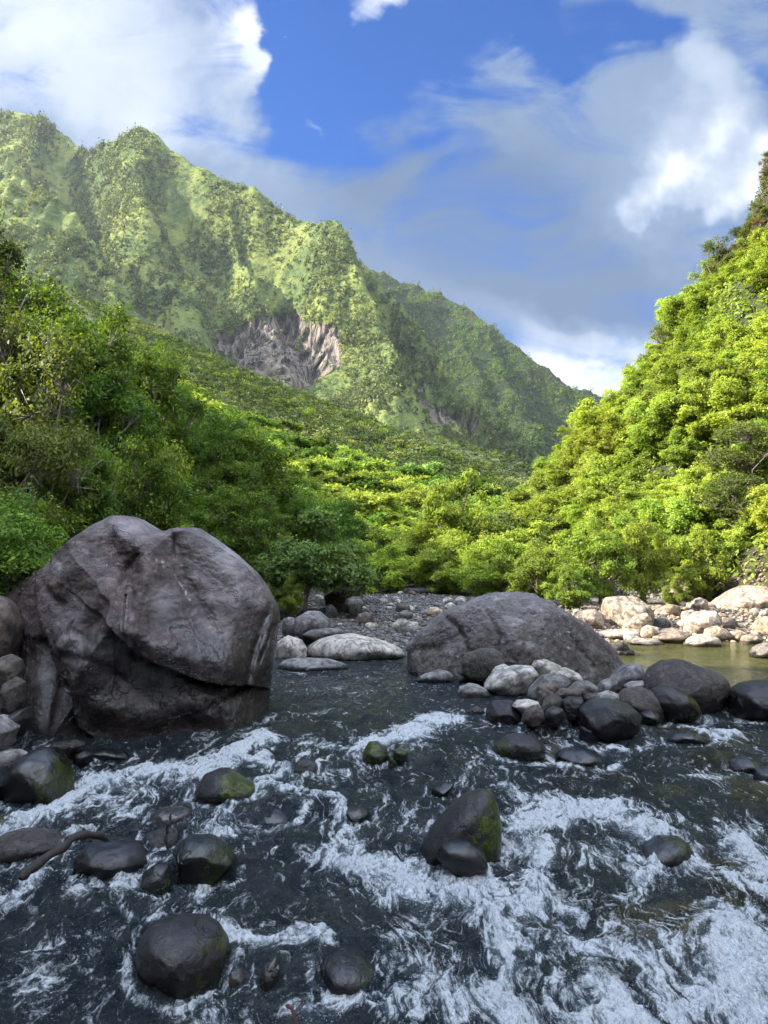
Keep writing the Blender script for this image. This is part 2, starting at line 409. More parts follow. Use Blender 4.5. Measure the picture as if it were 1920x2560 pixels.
# ------------------------------------------------------------------ ground
def axis(segs):
    out = []
    for a, b, s in segs: out += list(np.arange(a, b, s))
    out.append(segs[-1][1]); return np.array(out)
gx = axis([(-1600, -400, 200), (-400, -160, 12), (-160, -30, 2.0), (-30, -9, .8), (-9, 16, .3), (16, 40, .8), (40, 160, 2.5), (160, 400, 12), (400, 1600, 200)])
gy = axis([(-600, -40, 40), (-40, 0, 2), (0, 14, .6), (14, 30, .25), (30, 70, .8), (70, 240, 2), (240, 420, 10), (420, 2020, 200)])
X, Y = np.meshgrid(gx, gy)
Z = H(X, Y)
Z = np.where(Y > 230, np.minimum(Z, np.interp(Y, [230, 330], [80, 5])), Z)
tag(link('ground', mk_mesh('ground', np.stack([X.ravel(), Y.ravel(), Z.ravel()], 1), grid_faces(len(gy), len(gx)), True, None, [GROUND])), kind='structure')

# ------------------------------------------------------------------ mountains
def A(lst): return [at(*q) for q in lst]
M_RIDGES = [
 (A([(-600, 250, 1160), (-300, 330, 1150), (-60, 290, 1120), (50, 277, 1090), (100, 288, 1070), (195, 360, 1045), (230, 377, 1020), (345, 318, 985), (380, 328, 970), (430, 376, 960), (500, 421, 940), (560, 446, 920),
     (640, 474, 900), (690, 518, 890), (760, 552, 860), (840, 552, 820)]), 1.55),
 (A([(760, 552, 860), (905, 655, 900), (985, 712, 880), (1080, 838, 820), (1150, 908, 780), (1210, 968, 740), (1290, 1068, 700), (1345, 1160, 660)]), 2.0),
 (A([(840, 552, 820), (868, 573, 800), (905, 648, 770), (950, 728, 740), (978, 838, 700), (990, 908, 670), (985, 1000, 630)]), 1.6),
 (A([(560, 446, 920), (600, 540, 860), (640, 620, 820), (700, 720, 775), (745, 800, 740)]), 1.5),
 (A([(345, 318, 985), (360, 430, 900), (420, 540, 850), (470, 680, 790), (500, 780, 740), (520, 860, 700)]), 1.2),
 (A([(-200, 330, 840), (0, 415, 800), (100, 485, 770), (200, 530, 750), (290, 620, 725), (335, 720, 690)]), 1.4),
 (A([(50, 277, 1090), (95, 340, 1000), (140, 430, 930), (160, 500, 880)]), 1.3),
 (A([(640, 474, 900), (680, 600, 850), (760, 680, 810), (830, 740, 780), (860, 840, 730)]), 1.5),
]
M_GULLY = [(A([(880, 605, 850), (950, 715, 830), (1000, 850, 800), (1030, 950, 770), (1048, 1060, 735)]), 85, 30), (A([(600, 500, 890), (655, 570, 850), (720, 690, 800), (770, 790, 750), (800, 860, 710)]), 66, 30),
           (A([(215, 420, 980), (250, 520, 890), (310, 640, 810), (390, 760, 740)]), 75, 38), (A([(480, 470, 910), (520, 560, 860), (560, 680, 800), (590, 780, 750)]), 50, 26),
           (A([(400, 400, 930), (430, 500, 880), (450, 600, 830)]), 34, 20), (A([(850, 700, 780), (880, 800, 740), (900, 900, 700)]), 26, 14), (A([(1120, 920, 770), (1180, 1000, 720), (1230, 1080, 680)]), 30, 16), (A([(100, 380, 980), (140, 460, 900), (180, 540, 830)]), 40, 24)]
def mountain_h(x, y):
    w = 22 * n2(x, y, 0.008, 3, 21); w2 = 22 * n2(x, y, 0.008, 3, 31)
    z = np.full(x.shape, -50.0)
    for pts, s in M_RIDGES: z = np.maximum(z, ridge_h(x + w * (.5 if s < 1.58 else .15), y + w2 * (.5 if s < 1.58 else .15), pts, s, 0.00022))
    z1_ = np.interp(x, [p[0] for p in M_RIDGES[0][0]], [p[2] for p in M_RIDGES[0][0]]); am = .2 + .8 * smooth(0, 70, z1_ - z)
    for pts, dep, wd in M_GULLY:
        d = np.full(x.shape, 1e9)
        for a, b in zip(pts[:-1], pts[1:]):
            ex, ey = b[0] - a[0], b[1] - a[1]; t = np.clip(((x - a[0]) * ex + (y - a[1]) * ey) / (ex * ex + ey * ey), 0, 1)
            d = np.minimum(d, np.hypot(x + w * .3 - a[0] - t * ex, y - a[1] - t * ey))
        z = z - smooth(0, 60, z1_ - z) * dep * np.exp(-(d / wd) ** 1.5)
    rd = fbm(P3((x * 0.9 + y * .15).ravel() * .018, (y * .25).ravel() * .018), 4, 41, .55, True).reshape(x.shape)
    rd2 = fbm(P3((x * .8 + y * .3).ravel() * .05, (y * .3 - x * .1).ravel() * .05), 3, 48, .5, True).reshape(x.shape)
    z = z + am * 26 * (rd - .5) + am * 9 * (rd2 - .45) + 3 * n2(x, y, 0.06, 3, 45)
    return z
R_RIDGES = [(A([(100, 420, 1480), (400, 450, 1460), (640, 505, 1440), (760, 565, 1425), (830, 590, 1420), (900, 670, 1430)]), 1.5),  # hidden ridge added behind the main crest to shadow this mountain
            (A([(700, 560, 1600), (1020, 716, 1480), (1085, 731, 1450), (1140, 757, 1420), (1200, 797, 1380), (1240, 838, 1350), (1300, 878, 1320), (1370, 928, 1290), (1440, 972, 1260), (1500, 996, 1240), (1550, 1008, 1220), (1800, 1060, 1150)]), 1.15),
            (A([(1200, 797, 1380), (1260, 930, 1250), (1300, 1020, 1150), (1330, 1080, 1100)]), 1.2),
            (A([(1085, 731, 1450), (1150, 850, 1330), (1200, 950, 1230)]), 1.2)]
def rear_h(x, y):
    w = 25 * n2(x, y, 0.006, 3, 61)
    z = np.full(x.shape, -50.0)
    for pts, s in R_RIDGES: z = np.maximum(z, ridge_h(x + w * .4, y + w * .4, pts, s, 0.0001))
    return z + 18 * (n2(x, y, .012, 4, 71, ridged=True) - .45) + 4 * n2(x, y, .05, 3, 75)

def cliff_mask(v):
    px, py = proj(v)
    e = ((px - 700) / 185) ** 2 + ((py - 875) / 98) ** 2
    e2 = ((px - 800) / 60) ** 2 + ((py - 900) / 75) ** 2
    e3 = ((px - 1120) / 110) ** 2 + ((py - 1050) / 40) ** 2
    e4 = ((px - 1050) / 35) ** 2 + ((py - 980) / 90) ** 2
    n = fbm(v * .03, 4, 91)
    m = np.maximum.reduce([np.exp(-e ** 2), .75 * np.exp(-e2), .62 * np.exp(-e3), .6 * np.exp(-e4)])
    return np.clip(smooth(.35, .65, m + n * .55), 0, 1)

def mountain_mat(name='mountain_slope', k=1.0):
    m, T, out = new_mat(name); geo = T.new('ShaderNodeNewGeometry'); pos = geo.outputs['Position']
    n = T.noise(pos, .014, 6, .62, .5); f = T.noise(pos, .16, 6, .7); f2 = T.noise(pos, .05, 5, .6)
    grass = T.mix(T.ramp(f, .2, .8), (.11, .135, .032), (.205, .232, .065))
    bush = T.mix(T.ramp(f, .35, .65), (.05, .075, .025), (.10, .14, .04))
    col = T.mix(T.ramp(T.math('ADD', n, T.math('MULTIPLY', T.math('SUBTRACT', f2, .5), .5)), .44, .58), bush, grass)
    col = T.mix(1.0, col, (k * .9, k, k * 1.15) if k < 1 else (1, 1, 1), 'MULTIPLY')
    vert = T.noise(T.mapping(pos, (.11, .11, .022)), 1.0, 7, .68, 1.2)
    rock = T.mix(T.ramp(vert, .42, .56), (.035, .030, .030), (.34, .285, .24))
    rock = T.mix(T.ramp(T.noise(pos, .02, 3), .5, .7), rock, (.36, .30, .23))
    rm = T.ramp(T.math('ADD', T.attr('rock'), T.math('MULTIPLY', T.math('SUBTRACT', f, .5), .7)), .4, .62)
    col = T.mix(rm, col, rock)
    h = T.math('ADD', T.math('MULTIPLY', f, .5), T.math('MULTIPLY', T.math('MULTIPLY', vert, rm), 2.6))
    pr = principled(T, Base_Color=col, Roughness=.95, Normal=T.bump(h, 1.0, 7.0)); pr.inputs['Specular IOR Level'].default_value = .1
    T.l.new(pr.outputs[0], out.inputs[0]); return m
MOUNT = mountain_mat(); REAR_SHADE = mountain_mat('rear_slope_painted_shade', .25)  # rear copy darkened and blued, its shade painted into the slope colour
def heightfield(name, fn, x0, x1, y0, y1, step):
    x = np.arange(x0, x1 + 1, step); y = np.arange(y0, y1 + 1, step); X, Y = np.meshgrid(x, y); Z = fn(X, Y)
    v = np.stack([X.ravel(), Y.ravel(), Z.ravel()], 1)
    rk = cliff_mask(v)
    # craggy relief on the bare cliff
    cr = fbm(v * np.array([.07, .07, .018]), 4, 95, .6, True)
    v[:, 1] += rk * cr * 16; v[:, 0] += rk * noise3(v * .06, 97) * 7
    return tag(link(name, mk_mesh(name, v, grid_faces(len(y), len(x)), True, {'rock': rk}, [REAR_SHADE if 'rear' in name else MOUNT])), kind='structure')
heightfield('mountain', mountain_h, -1000, 420, 540, 1260, 3.0)
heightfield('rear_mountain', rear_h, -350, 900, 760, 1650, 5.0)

# ------------------------------------------------------------------ rocks
def z1(*p): return [(x * .5787, 1240 + y * .5787) for x, y in p]
def z2(*p): return [(960 + x * .5787, 1400 + y * .5787) for x, y in p]
def z3(*p): return [(x * .5787, 1800 + y * .5787) for x, y in p]
def z4(*p): return [(960 + x * .5787, 1800 + y * .5787) for x, y in p]

def seg_dist(px, py, poly):
    best = np.full(px.shape, 1e9); side = np.zeros(px.shape)
    for a, b in zip(poly[:-1], poly[1:]):
        dx, dy = b[0] - a[0], b[1] - a[1]
        t = np.clip(((px - a[0]) * dx + (py - a[1]) * dy) / (dx * dx + dy * dy), 0, 1)
        ex, ey = px - a[0] - t * dx, py - a[1] - t * dy; d = np.hypot(ex, ey)
        m = d < best; best = np.where(m, d, best); side = np.where(m, np.sign(dx * ey - dy * ex), side)
    return best, side

FOOT = []
def rock(name, outline, mat, label, cat='boulder', Y=None, depth=None, seed=1, n=5, rough=1.0, moss=0.0, wet=0.16, group=None, sculpt=None, facet=0.35, sink=.25, mossdir=None, square=.95, allwet=0.0, sheen_and_pale=None, cuts=None):
    """closed stone with the traced outline as its widest section, set at its real distance"""
    px = np.array([p[0] for p in outline]); py = np.array([p[1] for p in outline])
    k = int(np.argmax(py)); base = py[k]; bx = px[py > base - .18 * (py.max() - py.min())].mean()
    if Y is None: Y = hit(bx, base)[1]
    w_m = (px.max() - px.min()) * Y / FPX; h_m = (py.max() - py.min()) * Y / FPX
    D = depth if depth else .42 * min(w_m, 2.2 * h_m) + .02
    Yc = Y + .75 * D
    dens_ = []
    for (a0, b0), (a1, b1) in zip(outline, outline[1:] + outline[:1]):
        for u in np.linspace(0, 1, 14, endpoint=False): dens_.append((a0 + (a1 - a0) * u, b0 + (b1 - b0) * u))
    pts = np.array([at(a, b, Yc) for a, b in dens_])
    cx, cz = (pts[:, 0].min() + pts[:, 0].max()) / 2, (pts[:, 2].min() + pts[:, 2].max()) / 2
    th = np.arctan2(pts[:, 2] - cz, pts[:, 0] - cx)
    r = np.hypot(pts[:, 0] - cx, pts[:, 2] - cz)
    o = np.argsort(th); th, r = th[o], r[o]
    tt = np.concatenate([th - 2 * np.pi, th, th + 2 * np.pi]); rr = np.concatenate([r, r, r])
    fine = np.linspace(-np.pi, np.pi, 721); rf = np.interp(fine, tt, rr)
    kw = 21 if n < 6 else (15 if n < 8 else 9)
    ker = np.hanning(kw + 2)[1:-1]; ker /= ker.sum(); rf = np.convolve(np.concatenate([rf[-kw:], rf, rf[:kw]]), ker, 'same')[kw:-kw]
    v, f = ico(n); v = v.copy()
    a = np.arctan2(v[:, 2], v[:, 0]); s = np.hypot(v[:, 0], v[:, 2]); R_ = np.interp(a, fine, rf)
    ss = s ** square
    q = np.stack([cx + np.cos(a) * R_ * ss, Yc + v[:, 1] * D, cz + np.sin(a) * R_ * ss], 1)
    size = (w_m + h_m) / 2
    nrm = v
    rs = np.random.RandomState(seed)
    off = rs.uniform(-50, 50, 3)
    lo = fbm((q + off) * (1.5 / size), 3, seed) * size * .085 * rough
    hi = fbm((q + off) * (5 / size), 4, seed + 3, .55) * size * .022 * rough
    # a few flattened chips
    disp = lo * (.6 if facet > 0 else .85) + hi
    if facet > 0:
        cc = np.array([cx, Yc, cz]); ext = np.array([w_m / 2, D, h_m / 2])
        for i in range(7):
            nd = rs.normal(size=3); nd /= np.linalg.norm(nd); nd[1] = -abs(nd[1])
            sup = np.sqrt(((nd * ext) ** 2).sum()) * rs.uniform(.72, .86)
            dd = (q - cc) @ nd - sup
            q = q - np.maximum(dd, 0)[:, None] * nd * facet
    if cuts:
        cc = np.array([cx, Yc, cz]); ext = np.array([w_m / 2, D, h_m / 2])
        for nd, fr in cuts:
            nd = np.array(nd, float); nd /= np.linalg.norm(nd); dd = (q - cc) @ nd - np.sqrt(((nd * ext) ** 2).sum()) * fr
            dd = np.where(dd > 0, dd * .92, 0); q = q - dd[:, None] * nd * np.array([.35, 1.6, .35])
    q = q + nrm * disp[:, None] * np.array([.7, 1, .7])
    FOOT.append((cx, Yc, w_m / 2, D, min(zw(Yc), 9)))
    if sculpt: q = sculpt(q, v)
    # carry the foot below the water / gravel
    low = v[:, 2] < 0; zf = q[:, 2].min()
    q[:, 2] -= np.where(low, (-v[:, 2]) ** 1.5 * (sink * h_m + .08), 0)
    lvl = zw(q[:, 1])
    if mat == 'pale': wet = min(wet, .07)
    wt = np.clip(1.15 - (q[:, 2] - lvl) / wet, 0, 1) * .8 if wet > 0 else np.zeros(len(q))
    wt = np.maximum(wt, allwet)
    ms = np.zeros(len(q))
    if moss > 0:
        mdv = np.array(mossdir if mossdir else (1, -.3, -.3), float); mdv /= np.linalg.norm(mdv)
        ms = np.clip(.15 + moss * (v @ mdv), 0, 1.1)
    org = np.array([cx, Yc, q[:, 2].min()])
    me = mk_mesh(name, q - org, f, True, {'wet': wt, 'moss': ms, 'sheen_and_pale': sheen_and_pale(q) if sheen_and_pale else np.zeros(len(q))}, [MR[mat]])
    ob = link(name, me, loc=org); tag(ob, label, cat, group)
    return ob

def hero_sheen_lichen(q):  # broad blobs paint the mauve sheen; thin lines are lichen
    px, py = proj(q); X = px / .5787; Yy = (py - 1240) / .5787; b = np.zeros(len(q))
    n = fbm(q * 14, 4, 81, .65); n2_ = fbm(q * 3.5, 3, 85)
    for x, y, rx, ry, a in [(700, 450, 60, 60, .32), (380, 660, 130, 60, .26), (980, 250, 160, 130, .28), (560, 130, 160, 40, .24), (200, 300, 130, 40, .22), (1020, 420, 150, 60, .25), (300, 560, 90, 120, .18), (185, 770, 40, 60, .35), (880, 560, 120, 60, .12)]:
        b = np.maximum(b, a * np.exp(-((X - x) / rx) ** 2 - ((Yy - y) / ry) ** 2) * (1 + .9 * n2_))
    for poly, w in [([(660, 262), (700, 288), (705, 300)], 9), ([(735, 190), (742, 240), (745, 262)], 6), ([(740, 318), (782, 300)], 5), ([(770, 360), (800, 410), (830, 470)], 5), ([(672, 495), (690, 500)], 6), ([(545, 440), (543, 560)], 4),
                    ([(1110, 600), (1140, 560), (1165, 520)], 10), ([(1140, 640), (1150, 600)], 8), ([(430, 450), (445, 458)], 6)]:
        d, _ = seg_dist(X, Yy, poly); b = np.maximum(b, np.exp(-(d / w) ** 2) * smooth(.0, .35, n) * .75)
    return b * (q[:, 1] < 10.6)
def hero_sculpt(q, v):
    px, py = proj(q); X = px / .5787; Yy = (py - 1240) / .5787
    front = smooth(.25, -.15, v[:, 1]); d = np.zeros(len(q))
    def groove(poly, w, a):
        dd, _ = seg_dist(X, Yy, poly); return a * np.exp(-(dd / w) ** 2)
    def step(poly, w, L, a):
        dd, sd = seg_dist(X, Yy, poly); return a * np.where(sd > 0, smooth(0, w, dd) * np.exp(-np.maximum(dd - w, 0) / L), 0)
    d += step([(548, 640), (600, 690), (680, 712), (760, 737), (870, 768), (960, 778), (1060, 780)], 13, 90, .32)
    d -= groove([(600, 600), (700, 650), (860, 690), (1000, 700)], 60, .13)
    d += groove([(545, 430), (543, 520), (546, 650)], 5, .06) + step([(546, 650), (544, 420)], 30, 60, .07)
    d += step([(225, 700), (240, 770), (290, 830), (340, 905), (450, 938), (650, 952), (850, 952), (1000, 958), (1140, 935)], 12, 190, .42)
    d += groove([(690, 140), (735, 190), (742, 260), (800, 380), (860, 480), (900, 560)], 40, .09)
    d += groove([(735, 150), (742, 190), (745, 270)], 7, .05)
    d -= groove([(530, 110), (600, 230), (650, 330), (610, 450), (560, 560)], 60, .22)
    d -= groove([(470, 400), (380, 500), (270, 640)], 34, .12)
    d += groove([(600, 270), (500, 370), (430, 470), (330, 590)], 42, .15)
    d += groove([(590, 260), (520, 330), (480, 420)], 12, .05)
    d -= groove([(440, 160), (320, 300), (200, 450), (130, 600)], 60, .12)
    d += groove([(205, 290), (190, 370), (260, 470)], 20, .05)
    d += groove([(210, 690), (235, 760), (285, 800), (300, 870)], 10, .10) + groove([(140, 640), (160, 760), (150, 900)], 22, .08)
    d += groove([(1070, 780), (1085, 700), (1130, 580), (1170, 470)], 16, .09) + groove([(900, 870), (980, 820), (1060, 790)], 10, .06)
    d += groove([(1120, 700), (1150, 640), (1180, 560)], 9, .07)
    d -= groove([(850, 200), (950, 300), (1050, 400), (1120, 480)], 50, .08)
    d += groove([(300, 690), (420, 720), (520, 760)], 20, .04) - groove([(430, 830), (650, 860), (850, 850)], 45, .10)
    d += .018 * fbm(q * np.array([2.2, 2.2, 5]), 4, 77, .6, True) + .020 * fbm(q * 9, 5, 78, .65)
    # under-cut foot
    q = q.copy(); q[:, 1] += d * front
    q[:, 0] += -.5 * d * front * np.sign(v[:, 0]) * .3
    return q
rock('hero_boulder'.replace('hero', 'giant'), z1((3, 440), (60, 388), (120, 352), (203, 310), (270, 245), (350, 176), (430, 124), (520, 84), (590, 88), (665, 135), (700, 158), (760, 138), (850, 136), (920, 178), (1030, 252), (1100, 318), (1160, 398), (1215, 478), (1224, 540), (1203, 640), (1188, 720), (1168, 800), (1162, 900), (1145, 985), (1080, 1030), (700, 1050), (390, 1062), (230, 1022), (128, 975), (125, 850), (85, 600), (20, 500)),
     'purple', 'giant purple brown boulder with two humps at the left of the stream', Y=8.9, depth=1.55, seed=11, n=8, rough=.4, wet=2.2, sheen_and_pale=hero_sheen_lichen, cuts=[((-.55, -.8, .25), .70), ((.5, -.8, .35), .70), ((-.1, -.8, .75), .80), ((.15, -.95, -.3), .80), ((.95, -.35, .05), .86)], facet=0, sculpt=hero_sculpt, square=1.0, moss=.25, mossdir=(.3, -.2, -1))

def dome_pale(q):  # mottled pale patches and specks, paler towards the top
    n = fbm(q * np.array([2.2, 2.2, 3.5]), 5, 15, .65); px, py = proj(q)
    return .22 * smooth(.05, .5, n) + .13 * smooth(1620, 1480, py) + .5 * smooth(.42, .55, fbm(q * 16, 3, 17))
def dome_sculpt(q, v):
    q = q.copy(); X, Yp = proj(q); X = (X - 960) / .5787; Yp = (Yp - 1400) / .5787
    for poly, w, a in [([(250, 235), (330, 300), (370, 400)], 14, .10), ([(560, 150), (640, 260), (620, 400)], 30, .12), ([(760, 210), (800, 330), (900, 460)], 18, .10), ([(110, 400), (240, 380), (340, 330)], 20, .07), ([(430, 200), (500, 330), (480, 480)], 12, .07)]:
        d, _ = seg_dist(X, Yp, poly); q[:, 1] += a * np.exp(-(d / w) ** 2) * smooth(.3, -.2, v[:, 1])
    q += v * (.07 * fbm(q * 1.9, 3, 19, .5))[:, None]
    q[:, 1] += .022 * fbm(q * 13, 4, 12, .65, True) * smooth(.4, -.2, v[:, 1])
    q += v * (.035 * fbm(q * 11, 3, 14, .6))[:, None]; return q
rock('dome_boulder', z2((100, 482), (100, 370), (155, 310), (260, 228), (400, 163), (480, 147), (570, 145), (650, 158), (760, 208), (850, 263), (930, 330), (990, 390), (1017, 440), (1015, 490), (950, 535), (800, 560), (500, 560), (110, 505)),
     'dome', 'broad dark grey dome shaped boulder with a pitted surface in midstream', depth=1.6, Y=12.7, seed=5, sheen_and_pale=dome_pale, n=7, rough=.35, facet=0, sculpt=dome_sculpt, square=.95, wet=.15, cuts=[((-.6, -.75, .5), .8), ((.5, -.8, .5), .8), ((0, -.7, .9), .88)])

def RK(o, m, lab, **k): return rock(k.pop('name', 'boulder'), o, m, lab, **k)
# left edge beside the giant boulder
RK(z1((-120, 500), (-60, 430), (0, 430), (40, 470), (76, 560), (70, 612), (30, 660), (-10, 690), (-110, 700)), 'brown', 'tall rounded brown boulder at the left edge, topmost of the pile beside the giant boulder', Y=9.2, depth=.5, seed=21)
RK(z1((-10, 730), (10, 695), (45, 683), (90, 706), (102, 755), (70, 800), (20, 808), (-8, 790)), 'brown', 'round olive brown rock wedged under the tall brown boulder at the left edge', Y=8.9, depth=.2, seed=22, moss=.3, cat='rock', wet=0)
RK(z1((12, 840), (25, 800), (65, 778), (102, 805), (102, 865), (65, 900), (30, 890)), 'dome', 'rough grey rock against the lower left flank of the giant boulder', Y=8.8, depth=.2, seed=23, cat='rock', wet=0)
RK(z1((30, 965), (60, 935), (125, 908), (132, 955), (100, 990), (50, 995)), 'dark', 'dark wedge of rock in the shadow left of the giant boulder', Y=8.6, depth=.25, seed=24, cat='rock')
RK(z1((-60, 1040), (-50, 960), (0, 948), (50, 975), (74, 1005), (40, 1050), (-10, 1060)), 'grey', 'streaked grey rock at the left edge below the stacked boulders', Y=8.3, depth=.3, seed=25, cat='rock')
RK(z1((-60, 960), (-60, 870), (0, 870), (40, 905), (50, 950), (0, 965)), 'dome', 'dark brown rock half hidden at the left edge between paler rocks', Y=8.9, depth=.3, seed=26, cat='rock', wet=0)
# gravel-bar rocks behind
RK(z1((1385, 485), (1388, 435), (1440, 412), (1500, 393), (1560, 392), (1572, 440), (1545, 480), (1450, 505)), 'brown', 'slanting flat sided brown boulder before the round green shrub', seed=31, facet=.8)
RK(z1((1488, 470), (1495, 440), (1525, 430), (1560, 435), (1574, 465), (1550, 492), (1510, 493)), 'grey', 'round grey rock leaning on the slanting brown boulder', seed=32, cat='rock', Y=22)
RK(z1((1270, 590), (1270, 530), (1330, 494), (1385, 495), (1425, 530), (1432, 572), (1380, 600), (1300, 605)), 'grey', 'bluish grey boulder at the left end of the gravel bar', seed=33, Y=17.3)
RK(z1((1215, 585), (1222, 528), (1265, 520), (1290, 550), (1285, 590)), 'grey', 'dark grey rock between the giant boulder and the bluish grey boulder', seed=34, cat='rock', Y=17.8)
RK(z1((1190, 700), (1195, 632), (1245, 600), (1305, 622), (1326, 660), (1320, 700), (1260, 712)), 'pale', 'smooth pale rounded boulder right beside the flank of the giant boulder', seed=35)
RK([(763, 1646), (768, 1617), (800, 1598), (840, 1587), (880, 1585), (960, 1603), (1005, 1622), (1020, 1645), (960, 1653), (840, 1655)], 'pale', 'long flat whale backed pale boulder at the waterline left of the dome boulder', seed=36, depth=.8)
RK(z1((1178, 748), (1190, 712), (1260, 702), (1350, 700), (1430, 705), (1500, 728), (1520, 748), (1400, 760), (1260, 758)), 'grey', 'low flat grey slab awash in front of the smooth pale boulders', seed=37, depth=.4)
RK(z1((1298, 605), (1340, 578), (1420, 570), (1485, 576), (1500, 595), (1430, 612), (1350, 618)), 'grey', 'low grey brown slab lying behind the whale backed boulder', seed=38, cat='rock', Y=17)
RK(z1((1530, 555), (1545, 512), (1580, 500), (1612, 508), (1622, 548), (1580, 562)), 'brown', 'olive brown angular rock on top of the gravel bar', seed=39, cat='rock', facet=.6)
RK(z1((1393, 520), (1400, 478), (1430, 466), (1455, 485), (1462, 515), (1430, 530)), 'grey', 'squarish grey brown rock below the slanting brown boulder', seed=40, cat='rock', facet=.6)
RK(z2((30, 312), (36, 275), (70, 252), (108, 262), (115, 290), (80, 312)), 'pale', 'pale rounded boulder on the gravel bar just left of the dome boulder', seed=41, cat='rock')
RK(z2((62, 312), (75, 282), (110, 265), (150, 268), (152, 298), (110, 316)), 'pale', 'whitish egg shaped rock on the gravel bar nearest the dome boulder', seed=42, cat='rock')
RK(z2((42, 256), (58, 226), (100, 214), (130, 230), (125, 252), (80, 262)), 'grey', 'grey rock on the gravel bar behind the pale rounded boulder', seed=43, cat='rock')
RK(z2((45, 222), (55, 192), (85, 186), (110, 196), (118, 218), (80, 228)), 'brown', 'dark brown rock at the far end of the gravel bar', seed=44, cat='rock')
RK(z2((180, 232), (195, 205), (230, 203), (260, 222), (255, 240), (200, 242)), 'tan', 'small sunlit tan rock at the foot of the bright green shrub behind the gravel', seed=45, cat='rock')
# midstream pile
RK(z2((328, 490), (328, 445), (355, 402), (415, 380), (470, 383), (515, 402), (546, 440), (540, 478), (460, 497), (380, 497)), 'dome', 'grey boulder with swirled bands leaning against the front of the dome boulder', seed=51, facet=.4, depth=.3, rough=1.3, Y=12.3)
RK(z2((125, 520), (175, 492), (235, 473), (285, 473), (303, 495), (306, 522), (225, 535), (160, 532)), 'grey', 'low grey rock standing alone in the water left of the swirled boulder', seed=52, cat='rock', facet=.5)
RK(z2((313, 590), (325, 550), (365, 532), (410, 540), (445, 560), (462, 583), (400, 604), (350, 602)), 'grey', 'rough pock marked low rock in front of the pale angular boulder', seed=53, cat='rock', rough=1.5)
RK(z2((424, 545), (458, 502), (520, 465), (580, 455), (640, 458), (668, 490), (662, 545), (610, 578), (510, 573)), 'pale', 'pale angular boulder, largest light one of the midstream pile', seed=54, facet=.7, depth=.4, Y=11.4)
RK(z2((438, 506), (475, 458), (515, 445), (548, 462), (530, 500), (470, 512)), 'pale', 'small greenish pale rock peeping out behind the pale angular boulder', seed=55, cat='rock', Y=12.2, moss=.2)
RK(z2((543, 462), (570, 428), (620, 415), (665, 425), (690, 455), (640, 475), (580, 475)), 'brown', 'chocolate brown rock behind the pale boulders of the midstream pile', seed=56, cat='rock', Y=12.5)
RK(z2((628, 455), (645, 425), (690, 428), (760, 455), (780, 485), (740, 510), (660, 500)), 'pale', 'smooth pale pinkish boulder leaning on the dome boulder', seed=57, Y=12.2, depth=.3)
RK(z2((690, 512), (720, 475), (790, 465), (845, 492), (862, 520), (800, 532), (740, 530)), 'pale', 'smooth pale boulder just right of the pinkish one in the midstream pile', seed=58, Y=12.0, depth=.3)
RK(z2((605, 605), (635, 550), (690, 500), (735, 488), (790, 500), (806, 530), (790, 560), (720, 590), (650, 612)), 'grey', 'banded beige boulder sloping down in the middle of the midstream pile', seed=59, depth=.32, Y=10.7)
RK(z2((655, 590), (660, 548), (695, 530), (735, 538), (742, 565), (720, 590)), 'brown', 'small rounded brown rock on the banded beige boulder', seed=60, cat='rock', Y=10.2)
RK(z2((793, 555), (830, 525), (885, 522), (925, 548), (930, 572), (870, 582), (815, 578)), 'grey', 'oval grey stone right of the banded beige boulder', seed=61, cat='rock', Y=10.6)
RK(z2((733, 582), (760, 556), (820, 553), (862, 570), (855, 592), (790, 598)), 'brown', 'flat greenish brown stone below the oval grey stone', seed=62, cat='rock', Y=10.1)
RK(z2((658, 618), (665, 572), (700, 556), (738, 570), (745, 600), (710, 622)), 'dome', 'dark round rock in the front of the midstream pile', seed=63, cat='rock', Y=9.85)
RK(z2((668, 648), (700, 600), (740, 580), (770, 595), (776, 630), (735, 652)), 'dome', 'dark tilted rock in front of the dark round one', seed=64, cat='rock', Y=9.6)
RK(z2((768, 655), (768, 608), (795, 590), (855, 592), (878, 620), (868, 655), (820, 672)), 'dark', 'bluish black angular rock in the middle front of the midstream pile', seed=65, cat='rock', facet=.7, Y=9.5)
RK(z2((438, 702), (443, 635), (475, 608), (550, 610), (580, 625), (597, 660), (590, 690), (520, 708)), 'dark', 'blue black block with mossy foot at the left front of the midstream pile', seed=66, facet=.9, moss=.5, mossdir=(-1, -.2, -1), depth=.3)
RK(z2((550, 635), (575, 606), (625, 602), (668, 612), (680, 640), (620, 655)), 'pale', 'small flat pale rock behind the blue black block', seed=67, cat='rock', Y=9.8)
RK(z2((592, 685), (610, 645), (650, 628), (688, 650), (695, 680), (640, 692)), 'dome', 'small grey brown rock right of the blue black block', seed=68, cat='rock', Y=9.3)
RK(z2((688, 684), (705, 650), (735, 630), (772, 642), (788, 675), (745, 690)), 'dark', 'pointed dark stone low at the front of the midstream pile', seed=69, cat='rock', Y=9.3)
RK(z2((955, 565), (975, 515), (1030, 460), (1080, 446), (1118, 458), (1126, 490), (1100, 525), (1040, 555), (995, 572)), 'grey', 'smooth tilted egg shaped grey boulder at the right foot of the dome boulder', seed=70, depth=.3, Y=11.6)
RK(z2((915, 560), (935, 525), (975, 510), (1010, 520), (1000, 555), (950, 572)), 'grey', 'small pale grey rock left of the tilted egg shaped boulder', seed=71, cat='rock', Y=11)
RK(z2((905, 618), (925, 580), (970, 565), (1012, 578), (1018, 610), (960, 628)), 'grey', 'mottled grey rock resting on the wide flat dark boulder', seed=72, cat='rock', Y=10)
